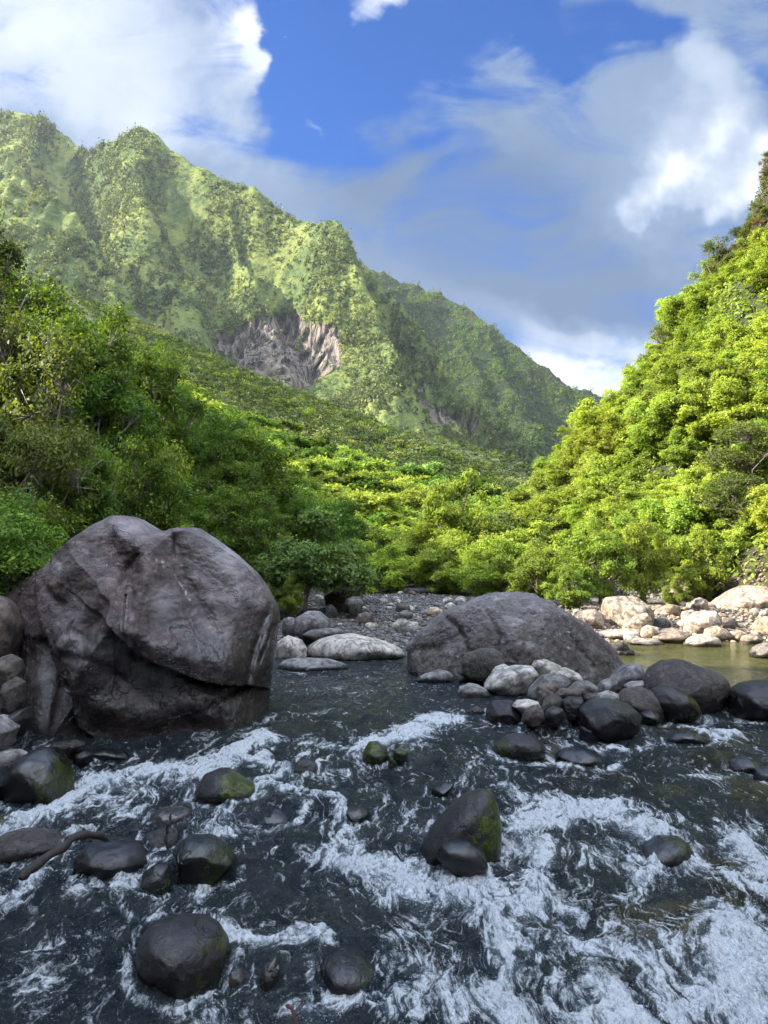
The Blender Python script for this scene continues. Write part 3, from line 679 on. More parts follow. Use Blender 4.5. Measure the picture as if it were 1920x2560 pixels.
RK(z2((860, 600), (880, 580), (930, 572), (985, 578), (970, 605), (900, 612)), 'dome', 'thin flat stone between the oval grey stone and the mottled rock', seed=73, cat='rock', Y=10.3)
RK(z2((1030, 545), (1070, 525), (1130, 520), (1160, 545), (1130, 565), (1060, 565)), 'grey', 'pale grey flat rock behind the brown boulder of the right pile', seed=74, cat='rock', Y=11)
RK(z2((1120, 560), (1130, 515), (1165, 472), (1225, 436), (1290, 430), (1345, 452), (1430, 480), (1485, 535), (1507, 590), (1500, 652), (1400, 664), (1260, 640), (1160, 600)), 'dome', 'largest dark boulder of the right pile with a cracked wet foot', seed=75, depth=.75, facet=.5, wet=.35, n=6)
RK(z2((1002, 605), (1045, 558), (1115, 548), (1180, 575), (1218, 630), (1215, 692), (1130, 695), (1040, 650)), 'dome', 'round grey brown boulder in front of the largest dark boulder', seed=76, depth=.4, moss=.3)
RK(z2((1140, 600), (1165, 560), (1225, 540), (1290, 565), (1345, 610), (1368, 655), (1300, 672), (1200, 660)), 'dark', 'dark mossy boulder between the round grey brown one and the largest', seed=77, depth=.35, moss=.6, Y=9.9)
RK(z2((1496, 640), (1508, 565), (1555, 530), (1650, 518), (1740, 535), (1790, 600), (1780, 680), (1620, 692), (1520, 670)), 'dark', 'low dark smooth boulder cut by the right edge of the view', seed=78, depth=.5, wet=.4)
RK(z2((843, 705), (848, 648), (895, 612), (990, 603), (1060, 625), (1110, 670), (1133, 715), (1040, 735), (950, 745), (870, 735)), 'dark', 'wide flat topped dark boulder with layered front above the rapids', seed=79, facet=.9, depth=.45, wet=.4, Y=9.0)
RK(z2((838, 765), (848, 718), (895, 700), (940, 718), (965, 750), (890, 785)), 'dark', 'small dark rock below the wide flat topped dark boulder', seed=80, cat='rock')
RK(z2((1103, 698), (1108, 662), (1150, 647), (1188, 668), (1200, 700), (1150, 710)), 'dark', 'small mossy dark rock at the water right of the wide flat topped boulder', seed=81, cat='rock', moss=.6)
RK(z2((350, 660), (370, 640), (405, 632), (430, 648), (430, 665), (385, 670)), 'dome', 'little dark rock alone in the current left of the blue black block', seed=82, cat='rock')
RK(z2((975, 410), (985, 385), (1040, 378), (1080, 390), (1088, 408), (1030, 417)), 'dome', 'flat dark stone in the still pool right of the dome boulder', seed=83, cat='rock')
RK(z2((985, 388), (990, 360), (1020, 349), (1050, 362), (1062, 385), (1020, 392)), 'dome', 'dark rounded stone sitting on the flat stone in the still pool', seed=84, cat='rock', Y=16.3, wet=0)
# rocks in the rapids
RK(z2((468, 845), (475, 802), (535, 757), (590, 750), (650, 762), (690, 795), (698, 845), (600, 866), (500, 862)), 'dark', 'rounded dark rock with mossy left foot, alone above the central rapids', seed=85, depth=.28, moss=.8, mossdir=(-1, -.3, -.8))
RK(z2((735, 845), (775, 818), (850, 812), (920, 830), (985, 875), (1000, 890), (880, 885)), 'dark', 'long low wet rock hump right of the rounded rock in the rapids', seed=86, depth=.3, cat='rock', allwet=.8, sink=.6)
RK(z2((1215, 785), (1255, 748), (1320, 742), (1385, 765), (1410, 785), (1300, 795)), 'dark', 'low olive brown rock awash near the right side lip of the rapids', seed=87, cat='rock', moss=.5, mossdir=(.6, -.4, .6), sink=.6, allwet=.7)
RK(z2((1480, 905), (1500, 862), (1560, 850), (1620, 875), (1660, 905), (1560, 925)), 'dark', 'brown streaked rock awash close to the right edge of the rapids', seed=88, cat='rock', moss=.4, mossdir=(.6, -.4, .6), allwet=.7, sink=.6)
RK(z2((1585, 945), (1610, 905), (1670, 893), (1730, 915), (1740, 960), (1650, 965)), 'dark', 'dark rock at the right edge beside the brown streaked one', seed=89, cat='rock', allwet=.6)
RK(z3((1562, 195), (1568, 130), (1590, 95), (1630, 92), (1668, 125), (1690, 170), (1685, 205), (1620, 205)), 'dark', 'moss covered green black rock in the centre above the tall pointed rock', seed=90, cat='rock', moss=1.2, mossdir=(-.5, -.6, .3), facet=.5)
RK(z2((12, 890), (25, 850), (52, 833), (78, 850), (82, 888), (45, 898)), 'brown', 'small round green brown stone right of the moss covered rock', seed=91, cat='rock', moss=.9, mossdir=(0, -.5, .5))
RK(z2((35, 845), (45, 820), (75, 812), (104, 828), (100, 850), (60, 852)), 'dark', 'small mossy stone tucked behind the round green brown one', seed=92, cat='rock', moss=.9, mossdir=(0, -.5, .6), Y=8.3)
RK(z3((20, 345), (28, 240), (75, 165), (150, 125), (215, 122), (262, 155), (300, 235), (335, 295), (335, 342), (220, 360), (70, 358)), 'dark', 'large wet black boulder with mossy right edge at the left of the rapids', seed=93, depth=.38, moss=.75, mossdir=(1, -.2, -.25), allwet=.55)
RK(z3((-90, 340), (-80, 230), (0, 205), (35, 250), (42, 330), (20, 370), (-60, 370)), 'dark', 'black boulder cut by the left edge beside the large wet black one', seed=94, depth=.3, allwet=.5)
RK(z3((-60, 205), (-30, 150), (20, 130), (80, 128), (118, 150), (70, 205), (20, 218)), 'grey', 'flat pale grey rock behind the large wet black boulder at the left', seed=95, cat='rock', Y=7.9, facet=.5)
RK(z3((205, 118), (240, 98), (320, 86), (368, 98), (372, 112), (290, 132), (220, 132)), 'dome', 'thin flat slab at the foot of the giant boulder', seed=96, cat='rock', Y=8.4, wet=.5)
RK(z3((310, 185), (322, 135), (365, 122), (400, 145), (405, 178), (360, 192)), 'dark', 'small black rock in the shadow between the slab and the white water', seed=97, cat='rock', allwet=.5)
RK(z3((370, 165), (400, 130), (460, 122), (540, 138), (575, 162), (480, 178)), 'dark', 'low glistening rock below the front of the giant boulder', seed=98, cat='rock', allwet=.9)
RK(z3((240, 175), (250, 135), (285, 120), (320, 130), (325, 170), (280, 185)), 'brown', 'brown rock behind the right shoulder of the large wet black boulder', seed=99, cat='rock', allwet=.4)
RK(z3((843, 372), (838, 300), (872, 245), (930, 212), (985, 212), (1040, 250), (1105, 292), (1098, 375), (980, 372)), 'dark', 'black rock with bright moss on its right slope in the left rapids', seed=100, moss=1.0, mossdir=(1, -.3, .25), depth=.3, facet=.5, allwet=.35)
RK(z3((-60, 490), (-50, 435), (-10, 420), (35, 424), (60, 448), (45, 482), (0, 492)), 'dark', 'bright green mossy rock cut by the left edge', seed=101, cat='rock', moss=1.6, mossdir=(0, -.4, 1))
RK(z3((-40, 575), (10, 495), (110, 478), (220, 492), (290, 530), (240, 560), (140, 585), (20, 605)), 'dome', 'long low brown rock under the driftwood branch', seed=102, allwet=.5, depth=.28)
RK(z3((320, 625), (335, 575), (390, 535), (460, 520), (540, 522), (600, 548), (645, 600), (640, 655), (560, 690), (420, 655)), 'dark', 'flat topped glistening dark rock to the right of the driftwood branch', seed=103, depth=.27, allwet=.7, rough=1.4)
RK(z3((738, 620), (755, 550), (815, 508), (890, 503), (955, 528), (1005, 580), (1025, 612), (960, 660), (880, 718), (790, 728), (745, 700)), 'dark', 'angular black boulder with pale sheen and olive right side', seed=104, depth=.27, facet=.8, moss=.7, mossdir=(1, -.3, -.1), allwet=.6)
RK(z3((598, 720), (618, 662), (675, 620), (728, 625), (745, 685), (738, 770), (705, 818), (630, 800)), 'dark', 'upright egg shaped black rock against the left of the angular boulder', seed=105, depth=.17, allwet=.5, moss=.35)
RK(z3((540, 830), (600, 800), (660, 800), (715, 835), (740, 880), (660, 890), (580, 870)), 'brown', 'low mossy brown rock behind the round black foreground boulder', seed=106, cat='rock', allwet=.7, moss=.7, mossdir=(.6, -.3, .5), sink=.6)
RK(z3((580, 1005), (592, 935), (650, 888), (745, 864), (860, 868), (935, 908), (980, 970), (1000, 1060), (985, 1115), (905, 1160), (795, 1130), (700, 1085), (605, 1062)), 'dark', 'smooth round black boulder in the left foreground, the largest of the rapids', seed=107, depth=.33, allwet=.38, moss=.45, mossdir=(1, -.2, -.6), n=6, rough=.6)
RK(z3((1118, 1130), (1145, 1060), (1190, 1022), (1215, 1070), (1190, 1150), (1150, 1180)), 'brown', 'small upright brown stone right of the round black foreground boulder', seed=108, cat='rock', allwet=.8)
RK(z3((985, 1120), (1000, 1082), (1040, 1075), (1075, 1110), (1060, 1145), (1010, 1145)), 'brown', 'little brown stone at the right foot of the round black boulder', seed=109, cat='rock', allwet=.8)
RK(z3((1360, 1090), (1395, 1035), (1475, 1004), (1560, 1025), (1640, 1080), (1668, 1125), (1560, 1158), (1430, 1145)), 'dark', 'low black rock with mossy right tip in the bottom centre foreground', seed=110, depth=.25, allwet=.6, moss=.6)
RK(z3((1015, 470), (1050, 410), (1120, 378), (1200, 370), (1265, 385), (1300, 430), (1200, 470)), 'dark', 'broad dark rock under a film of water left of the tall pointed rock', seed=111, allwet=1, sink=.8, depth=.3)
RK(z3((640, 428), (680, 388), (750, 378), (815, 388), (838, 420), (740, 452)), 'brown', 'brown rock awash beneath the mossy black rock of the left rapids', seed=112, cat='rock', allwet=.9)
RK(z3((1255, 218), (1285, 178), (1330, 168), (1370, 190), (1380, 220), (1310, 232)), 'dome', 'speckled low rock in the white water above the film covered rock', seed=113, cat='rock', allwet=.8)
RK(z3((130, 990), (165, 950), (225, 938), (262, 960), (258, 998), (190, 1010)), 'brown', 'small olive brown rock in the smooth flow at the lower left', seed=114, cat='rock', allwet=.8, moss=.4)
RK(z3((1460, 420), (1495, 380), (1560, 368), (1610, 400), (1600, 440), (1520, 448)), 'dark', 'low black rock awash just left of the tall pointed rock', seed=115, cat='rock', allwet=.9)
RK(z3((615, 545), (630, 492), (690, 475), (765, 482), (780, 530), (700, 562)), 'dome', 'glistening rock with a bare twig standing behind the angular boulder', seed=116, cat='rock', allwet=.9)
RK(z4((120, 585), (170, 510), (205, 470), (280, 388), (355, 325), (420, 300), (458, 305), (492, 360), (508, 450), (502, 555), (482, 615), (400, 625), (280, 605)), 'dark', 'tall pointed leaning rock with mossy edges in the centre foreground', seed=117, depth=.30, allwet=.3, moss=.8, mossdir=(1, -.25, -.3), n=6, facet=0, rough=.25, square=.9)
RK(z4((222, 590), (240, 538), (290, 522), (365, 520), (415, 548), (448, 600), (455, 630), (360, 634), (265, 612)), 'dark', 'flat faced blue black stone leaning on the front of the tall pointed rock', seed=118, cat='rock', depth=.16, facet=.3, rough=.5, square=.9, allwet=.7, Y=hit(960 + 350 * .5787, 1800 + 640 * .5787)[1] - .30)
RK(z4((1070, 610), (1120, 548), (1200, 508), (1285, 512), (1340, 558), (1350, 590), (1220, 605), (1130, 640)), 'dark', 'dark rock with olive top breaking the right hand rapids', seed=119, depth=.25, allwet=.8, moss=.5, mossdir=(.6, -.2, .7))
RK(z4((198, 325), (212, 295), (255, 274), (312, 268), (290, 300), (235, 335)), 'dark', 'small pointed black rock up left of the tall pointed rock', seed=120, cat='rock', allwet=.6)
RK(z4((820, 492), (848, 462), (885, 462), (905, 490), (865, 500)), 'brown', 'tiny brown stone in the bright foam right of the tall pointed rock', seed=121, cat='rock', allwet=.7)
# sunlit bar at the right
RK(z2((945, 262), (946, 195), (960, 160), (1010, 156), (1105, 157), (1145, 185), (1172, 240), (1150, 280), (1050, 298), (980, 290)), 'tan', 'big squarish sunlit tan boulder at the left of the far bar', seed=131, facet=.7, depth=.8)
RK(z2((820, 245), (850, 217), (905, 210), (945, 235), (955, 285), (900, 300), (840, 270)), 'rust', 'rounded pinkish tan boulder behind the right shoulder of the dome boulder', seed=132, depth=.5, facet=.4)
RK(z2((1400, 250), (1425, 185), (1490, 135), (1560, 110), (1660, 107), (1760, 125), (1830, 200), (1800, 270), (1600, 280), (1450, 262)), 'rust', 'huge reddish tan boulder at the right edge of the far bar', seed=133, depth=1.3, n=6, Y=23)
RK(z2((1298, 315), (1302, 255), (1350, 222), (1430, 218), (1465, 255), (1430, 305), (1360, 330)), 'tan', 'rounded tan boulder in front of the huge reddish one', seed=134, depth=.5, facet=.5)
RK(z2((1055, 275), (1085, 237), (1135, 228), (1160, 250), (1150, 285), (1100, 302)), 'tan', 'yellowish rounded rock before the big squarish boulder', seed=135, Y=19.6)
RK(z2((922, 315), (970, 302), (1060, 296), (1110, 300), (1125, 322), (1050, 350), (950, 345)), 'tan', 'long flat tan rock at the pool edge, nearest the dome boulder', seed=136, depth=.5)
RK(z2((1035, 352), (1100, 338), (1180, 340), (1218, 360), (1180, 372), (1090, 368)), 'tan', 'low smooth rock with a pale waterline in front of the long flat one', seed=137, depth=.4)
RK(z2((1128, 335), (1180, 314), (1260, 300), (1315, 308), (1340, 340), (1280, 364), (1180, 355)), 'rust', 'orange tan rounded slab at the edge of the pool', seed=138, depth=.5)
RK(z2((1288, 368), (1335, 332), (1395, 320), (1440, 335), (1470, 370), (1400, 380), (1330, 378)), 'tan', 'smooth domed tan rock in the pool right of the orange slab', seed=139, depth=.45)
RK(z2((1583, 415), (1600, 380), (1650, 357), (1710, 362), (1750, 390), (1750, 425), (1650, 430)), 'brown', 'brown domed rock in the pool at the right edge', seed=140, depth=.4)
RK(z2((1203, 165), (1230, 130), (1275, 113), (1325, 115), (1342, 150), (1310, 182), (1240, 178)), 'rust', 'grey pink boulder high on the far bar under the bushes', seed=141, depth=.5)
RK(z2((1318, 210), (1335, 172), (1370, 160), (1402, 175), (1405, 212), (1360, 222)), 'rust', 'square brown pink rock between the high boulder and the huge reddish one', seed=142, depth=.4, facet=.7)
RK(z2((1598, 300), (1610, 260), (1660, 240), (1720, 250), (1740, 310), (1660, 335), (1615, 325)), 'tan', 'pale yellow boulder near the right edge in front of the huge reddish one', seed=143, depth=.4)
RK(z2((1375, 345), (1390, 300), (1440, 283), (1480, 300), (1500, 340), (1440, 355)), 'tan', 'cream coloured rock between the rounded tan boulder and the domed one', seed=144)
RK(z2((1110, 325), (1112, 295), (1140, 280), (1180, 290), (1195, 320), (1150, 335)), 'tan', 'cream round rock between the long flat rock and the orange slab', seed=145, cat='rock', Y=18.9)
RK(z2((1465, 300), (1450, 262), (1490, 245), (1530, 260), (1520, 300)), 'brown', 'upright brown rock right of the rounded tan boulder', seed=146, cat='rock', facet=.6)
RK(z2((1280, 260), (1290, 222), (1330, 214), (1360, 230), (1340, 262)), 'tan', 'pale rounded rock left behind the rounded tan boulder', seed=147, cat='rock')
RK(z2((1165, 290), (1170, 255), (1215, 250), (1240, 275), (1225, 305)), 'dome', 'olive brown rock right of the yellowish rounded rock', seed=148, cat='rock')
RK(z2((1485, 345), (1490, 310), (1530, 300), (1570, 315), (1575, 345), (1530, 355)), 'tan', 'yellow tan rock among cobbles right of the cream coloured one', seed=149, cat='rock')
RK(z2((1535, 365), (1550, 330), (1600, 315), (1640, 340), (1620, 368)), 'tan', 'flat pale rock at the waterline left of the brown domed rock', seed=150, cat='rock')
RK(z2((1195, 225), (1200, 200), (1240, 188), (1280, 200), (1285, 235), (1230, 245)), 'rust', 'reddish cobble below the grey pink boulder', seed=151, cat='rock')

# cobbles: individuals that share a few shapes
rc = np.random.RandomState(4)
COB = []
for i, mt in enumerate(['pale', 'grey', 'pale', 'tan', 'brown', 'tan']):
    v, f = ico(3); v = v * np.array([1, rc.uniform(.7, .95), rc.uniform(.55, .8)])
    v = v + v * (fbm(v * 1.2 + i * 9, 3, 200 + i) * .35)[:, None]
    COB.append(mk_mesh('cobble', v, f, True, {'wet': np.zeros(len(v)), 'moss': np.zeros(len(v))}, [MR[mt]]))
def cobble(x, y, r, mesh, label, group):
    z = float(H(np.array([x]), np.array([y]))[0])
    if z < zw(y) - .2: return
    o = link('cobble', mesh, loc=(x, y, z + .25 * r)); o.scale = (r, r * rc.uniform(.8, 1.1), r * rc.uniform(.8, 1.1)); o.rotation_euler = (rc.uniform(-.3, .3), rc.uniform(-.3, .3), rc.uniform(0, 6.28))
    tag(o, label, 'cobble', group)
for i in range(150):
    y = 16.6 + 14 * rc.rand() ** 1.2; x = rc.uniform(-4.6, 1.6 + .05 * y)
    r = .07 + .16 * rc.rand() ** 2.5
    cobble(x, y, r, COB[rc.randint(0, 3)] if rc.rand() < .85 else COB[4], ('large' if r > .14 else 'small') + ' grey cobble on the shaded gravel bar ' + ('near the waterline' if y < 19.5 else 'in its middle' if y < 24 else 'at its far end'), 'cobbles of the shaded gravel bar')
for i in range(90):
    y = rc.uniform(18.9, 24.5); x = rc.uniform(3.2, 12.6)
    r = .08 + .24 * rc.rand() ** 2.2
    cobble(x, y, r, COB[rc.choice([3, 5, 0, 4])], ('large' if r > .16 else 'small') + ' sunlit tan cobble on the right bar ' + ('at the pool edge' if y < 20.5 else 'among the boulders' if y < 22.5 else 'below the bushes'), 'cobbles of the sunlit bar')
# pebbles too many to count
def pebbles(name, n, fx, fy, mat, label):
    v, f = ico(2); N = n
    x = fx(N); y = fy(N); z = H(x, y); r = rc.uniform(.018, .06, N) * (1 + .4 * (y > 18))
    sc = rc.uniform(.6, 1.1, (N, 3)) * r[:, None]; sc[:, 2] *= .7
    a = rc.uniform(0, 6.28, N); V = v[None] * sc[:, None]
    X = V[..., 0] * np.cos(a)[:, None] - V[..., 1] * np.sin(a)[:, None]; Y_ = V[..., 0] * np.sin(a)[:, None] + V[..., 1] * np.cos(a)[:, None]
    P = np.stack([X + x[:, None], Y_ + y[:, None], V[..., 2] + (z + .2 * r)[:, None]], -1).reshape(-1, 3)
    F = (f[None] + (np.arange(N) * len(v))[:, None, None]).reshape(-1, 3)
    o = link(name, mk_mesh(name, P, F, True, {'wet': np.zeros(len(P)), 'moss': np.zeros(len(P))}, [MR[mat]]))
    tag(o, label, 'gravel', kind='stuff')
pebbles('gravel', 5000, lambda n: rc.uniform(-4.8, 3.0, n), lambda n: 16.3 + 16 * rc.rand(n) ** 1.3, 'grey', 'pale grey pebbles filling the shaded gravel bar')
pebbles('pebbles', 3500, lambda n: rc.uniform(3.2, 12.8, n), lambda n: rc.uniform(19, 25, n), 'tan', 'tan pebbles between the boulders of the sunlit bar')

# ------------------------------------------------------------------ wood in the stream
def tube(pts, rad, sides=8):
    pts = np.array(pts, float); n = len(pts); V = []; up = np.array([0, 0, 1.0])
    for i in range(n):
        t = pts[min(i + 1, n - 1)] - pts[max(i - 1, 0)]; t /= np.linalg.norm(t) + 1e-9
        a = np.cross(t, up if abs(t[2]) < .9 else np.array([1.0, 0, 0])); a /= np.linalg.norm(a); b = np.cross(t, a)
        ang = np.linspace(0, 2 * np.pi, sides, endpoint=False)
        V.append(pts[i] + rad[i] * (np.cos(ang)[:, None] * a + np.sin(ang)[:, None] * b))
    V = np.concatenate(V); F = []
    for i in range(n - 1):
        for j in range(sides):
            k = (j + 1) % sides; F.append((i * sides + j, i * sides + k, (i + 1) * sides + k, (i + 1) * sides + j))
    return V, F
def tubes_mesh(name, lst, mats):
    Vs, Fs, o = [], [], 0
    for pts, rad, sides in lst:
        V, F = tube(pts, rad, sides); Vs.append(V); Fs.append(np.array(F) + o); o += len(V)
    return mk_mesh(name, np.concatenate(Vs), np.concatenate(Fs), True, None, mats)
def wood(name, pix, Y0, Y1, r0, r1, label, mat, cat='branch'):
    n = 26; t = np.linspace(0, 1, n); P = z3(*pix)
    q = np.linspace(0, 1, len(P)); px = np.interp(t, q, [p[0] for p in P]); py = np.interp(t, q, [p[1] for p in P])
    pts = np.array([at(a, b, Y0 + (Y1 - Y0) * c) for a, b, c in zip(px, py, t)])
    pts += min(.01, r0 * .3) * np.stack([np.sin(t * 19), np.cos(t * 15), np.sin(t * 23)], 1)
    rad = r0 + (r1 - r0) * t + .15 * r0 * np.sin(t * 31); rad[0] *= .5; rad[-1] *= .3
    o = link(name, tubes_mesh(name, [(pts, rad, 12)], [mat])); tag(o, label, cat); return o
wood('driftwood_branch', [(85, 690), (115, 650), (180, 615), (250, 560), (320, 512), (385, 490), (430, 505), (470, 515)], 5.55, 6.25, .036, .026, 'dark wet driftwood branch lying over rocks in the left foreground', WETBARK)
wood('twig', [(725, 560), (718, 500), (728, 450), (742, 400)], 6.1, 6.1, .016, .008, 'thin bare twig standing up from the glistening rock in the left rapids', WETBARK, 'twig')
wood('stick', [(1275, 1330), (1270, 1270), (1262, 1245), (1235, 1235)], 4.15, 4.2, 0.009, .010, 'short reddish stick poking from the water at the bottom centre', REDBARK, 'stick')

# ------------------------------------------------------------------ water
def on_water(px, py):
    d = ray(px, py); z = 0.0
    for _ in range(25):
        t = (z - CAM[2]) / d[2]; z = float(zw(d[1] * t))
    return CAM + d * t
def foam_line(pix, wpx, amp):
    P = [on_water(*p) for p in pix]; return [(p[0], p[1]) for p in P], wpx, amp
FOAM = [foam_line(*q) for q in [
    ([(650, 1850), (560, 1900), (470, 1935), (330, 1955), (230, 1975), (110, 2030), (20, 2075)], 34, 1.0),
    ([(640, 1900), (700, 1950), (650, 1980)], 26, .8), ([(760, 1860), (700, 1930)], 26, .35), ([(860, 1850), (780, 1930)], 20, .4),
    ([(1110, 1800), (1040, 1830), (960, 1855), (900, 1880)], 24, 1.0), ([(560, 2030), (520, 2080), (570, 2100)], 26, .8),
    ([(700, 2010), (800, 2020), (850, 2045)], 14, .75), ([(860, 2060), (900, 2150), (950, 2220)], 26, .6),
    ([(840, 2130), (940, 2180), (1060, 2220), (1200, 2230), (1330, 2260)], 32, .85), ([(1320, 2090), (1340, 2160), (1340, 2250)], 44, .8),
    ([(1350, 2060), (1430, 2040), (1560, 2050), (1640, 2085)], 34, .95), ([(1400, 2010), (1300, 2000), (1240, 1970)], 22, .45),
    ([(1640, 2140), (1740, 2150), (1830, 2190), (1900, 2250)], 26, .7), ([(1880, 2130), (1930, 2200)], 50, .9),
    ([(1180, 2300), (1240, 2350), (1260, 2420)], 36, .85), ([(1240, 2330), (1340, 2370), (1500, 2420)], 30, .6),
    ([(1000, 2490), (1100, 2470), (1200, 2520), (1300, 2560)], 44, .8), ([(1850, 2350), (1900, 2440), (1830, 2560)], 70, .95),
    ([(1500, 2400), (1650, 2440), (1700, 2560)], 70, .65), ([(1400, 2560), (1560, 2540)], 60, .7), ([(1720, 1810), (1780, 1840), (1850, 1850)], 16, .8),
    ([(1700, 1930), (1850, 1950)], 8, .5), ([(340, 2170), (330, 2240), (290, 2260)], 20, .75), ([(40, 2160), (60, 2200), (20, 2240)], 22, .6), ([(250, 2180), (200, 2230)], 18, .5),
    ([(540, 2330), (570, 2350), (700, 2375), (770, 2385)], 16, .7), ([(430, 2040), (300, 2030)], 26, .3), ([(1240, 1870), (1400, 1880)], 14, .3),
    ([(560, 2240), (520, 2300), (560, 2370)], 26, .4), ([(960, 1990), (840, 1950)], 18, .3), ([(200, 2080), (60, 2100)], 16, .4), ([(1060, 2330), (960, 2400)], 30, .4),
    ([(1530, 2150), (1640, 2170), (1560, 2250)], 26, .55), ([(1500, 1990), (1700, 2060), (1880, 2090)], 16, .4), ([(600, 1840), (700, 1790), (850, 1780)], 12, .3)]]
HUMPS = [(on_water(*a), b, c, h) for a, b, c, h in [
    ((330, 2290), .55, .3, .13), ((670, 2030), .55, .35, .10), ((1300, 2230), .4, .3, .05), ((1150, 1900), .7, .5, .06), ((60, 2440), .5, .3, .08), ((820, 2330), .5, .3, .06),
    ((1700, 2330), .5, .4, .10), ((1450, 2130), .4, .3, .08), ((1180, 2390), .4, .3, .08), ((1500, 2450), .35, .25, .06), ((1820, 2420), .35, .3, .14), ((1250, 2340), .3, .25, .09)]]
uu = axis([(-3.2, -.9, .08), (-.9, -.62, .01), (-.62, .62, .0021), (.62, .9, .01), (.9, 3.2, .08)])
yy = [0.6]
while yy[-1] < 26: yy.append(yy[-1] + max(.0040 * yy[-1], .012) * (1 if yy[-1] > 3.4 else 3))
yy = np.array([-6, -3, -1, 0] + yy + [30, 40.0])
U_, Y_ = np.meshgrid(uu, yy); X_ = U_ * np.maximum(np.abs(Y_), 1.5) 
X_ = X_.ravel(); Y_ = Y_.ravel()
Zb = zw(Y_)
turb = np.interp(Y_, [0, 3, 8, 9.5, 11, 14, 18], [1, 1, .9, .7, .5, .36, .2]) * np.interp(X_ - .1 * Y_, [0.8, 3.5], [1, .9])
pool = smooth(3.0, 4.2, X_) * smooth(11.4, 13, Y_); turb *= 1 - .85 * pool
foam = np.zeros(len(X_))
fw = P3(X_ * 1.3, Y_ * 1.3)
wx = .30 * fbm(fw, 3, 301); wy = .40 * fbm(fw + 9, 3, 305)
brk = np.clip(.5 + 1.1 * fbm(P3(X_ * 3.2, Y_ * 2.2, 2), 4, 308, .6), 0, 1.2)
for P, wp, amp in FOAM:
    ym = np.mean([p[1] for p in P]); w = wp * ym / FPX * 1.5
    sel = (Y_ > min(p[1] for p in P) - 2) & (Y_ < max(p[1] for p in P) + 2)
    # lateral distance; widths along y grow with foreshortening
    d, _ = seg_dist(X_[sel] + wx[sel], (Y_[sel] + wy[sel]) * .55, [(a, b * .55) for a, b in P])
    foam[sel] = np.maximum(foam[sel], amp * (.6 + .75 * brk[sel]) * np.exp(-(d / w) ** 1.6))
for cx, cy, rx, ry, _ in FOOT:
    if cy > 11 or cy < 3 or rx > 1.5: continue
    sel = (np.abs(X_ - cx) < rx * 3 + .3) & (np.abs(Y_ - cy) < ry * 3 + .6)
    e = np.sqrt(((X_[sel] - cx) / (rx + .02)) ** 2 + ((Y_[sel] - cy) / (ry + .02)) ** 2)
    ring = np.exp(-((e - 1.05) / .18) ** 2) * .48 * smooth(.8, -.3, (Y_[sel] - cy) / ry)
    foam[sel] = np.maximum(foam[sel], ring)
    Zb[sel] -= .05 * np.exp(-((e - 1.1) / .4) ** 2) * ((Y_[sel] - cy) < 0) - .025 * np.exp(-((e - 1.15) / .3) ** 2) * ((Y_[sel] - cy) > 0)
calm = np.zeros(len(X_))
for p, a, b, h in HUMPS:
    g = np.exp(-((X_ - p[0]) / a) ** 2 - ((Y_ - p[1]) / b) ** 2); Zb += h * g; calm = np.maximum(calm, g)
# wave relief: streamwise ropes, chop and froth
flow = np.stack([X_ * 2.6 + wx * 2, Y_ * 1.3 + wy * 2, np.zeros(len(X_))], 1)
Zb += turb * .070 * fbm(flow, 3, 310)
rid = fbm(np.stack([X_ * 5 + Y_ * 1.5, Y_ * 3.6 - X_, np.zeros(len(X_))], 1) + (wx * 5)[:, None], 4, 320, .55, True)
Zb += turb * (1 - .45 * calm) * .038 * rid
near = Y_ < 12
chop = np.zeros(len(X_)); chop[near] = fbm(P3(X_[near] * 17 + wx[near] * 8, Y_[near] * 12), 3, 330, .6)
Zb += turb * (1 - .75 * calm) * .020 * chop
frn = np.zeros(len(X_)); frn[near] = fbm(P3(X_[near] * 22, Y_[near] * 22, 3.3), 3, 340, .6)
foam_t = smooth(.25, .95, foam)
Zb += foam_t * turb * (.03 + .07 * np.abs(frn) + .035 * rid)
base_f = turb * .36 * smooth(-.1, .5, fbm(P3(X_ * 1.7, Y_ * 1.2, 7), 3, 350)) + turb * .10
foam = np.clip(np.maximum(foam, base_f) + .42 * turb * (rid - .42) * smooth(.05, .4, foam) + .22 * turb * chop * (foam > .25), 0, 1.1)
shal = smooth(-.05, .35, fbm(P3(X_ * .9, Y_ * .8, 11), 3, 360)) * smooth(.5, 2.5, X_ - .12 * (Y_ - 5)) * smooth(11, 8, Y_)

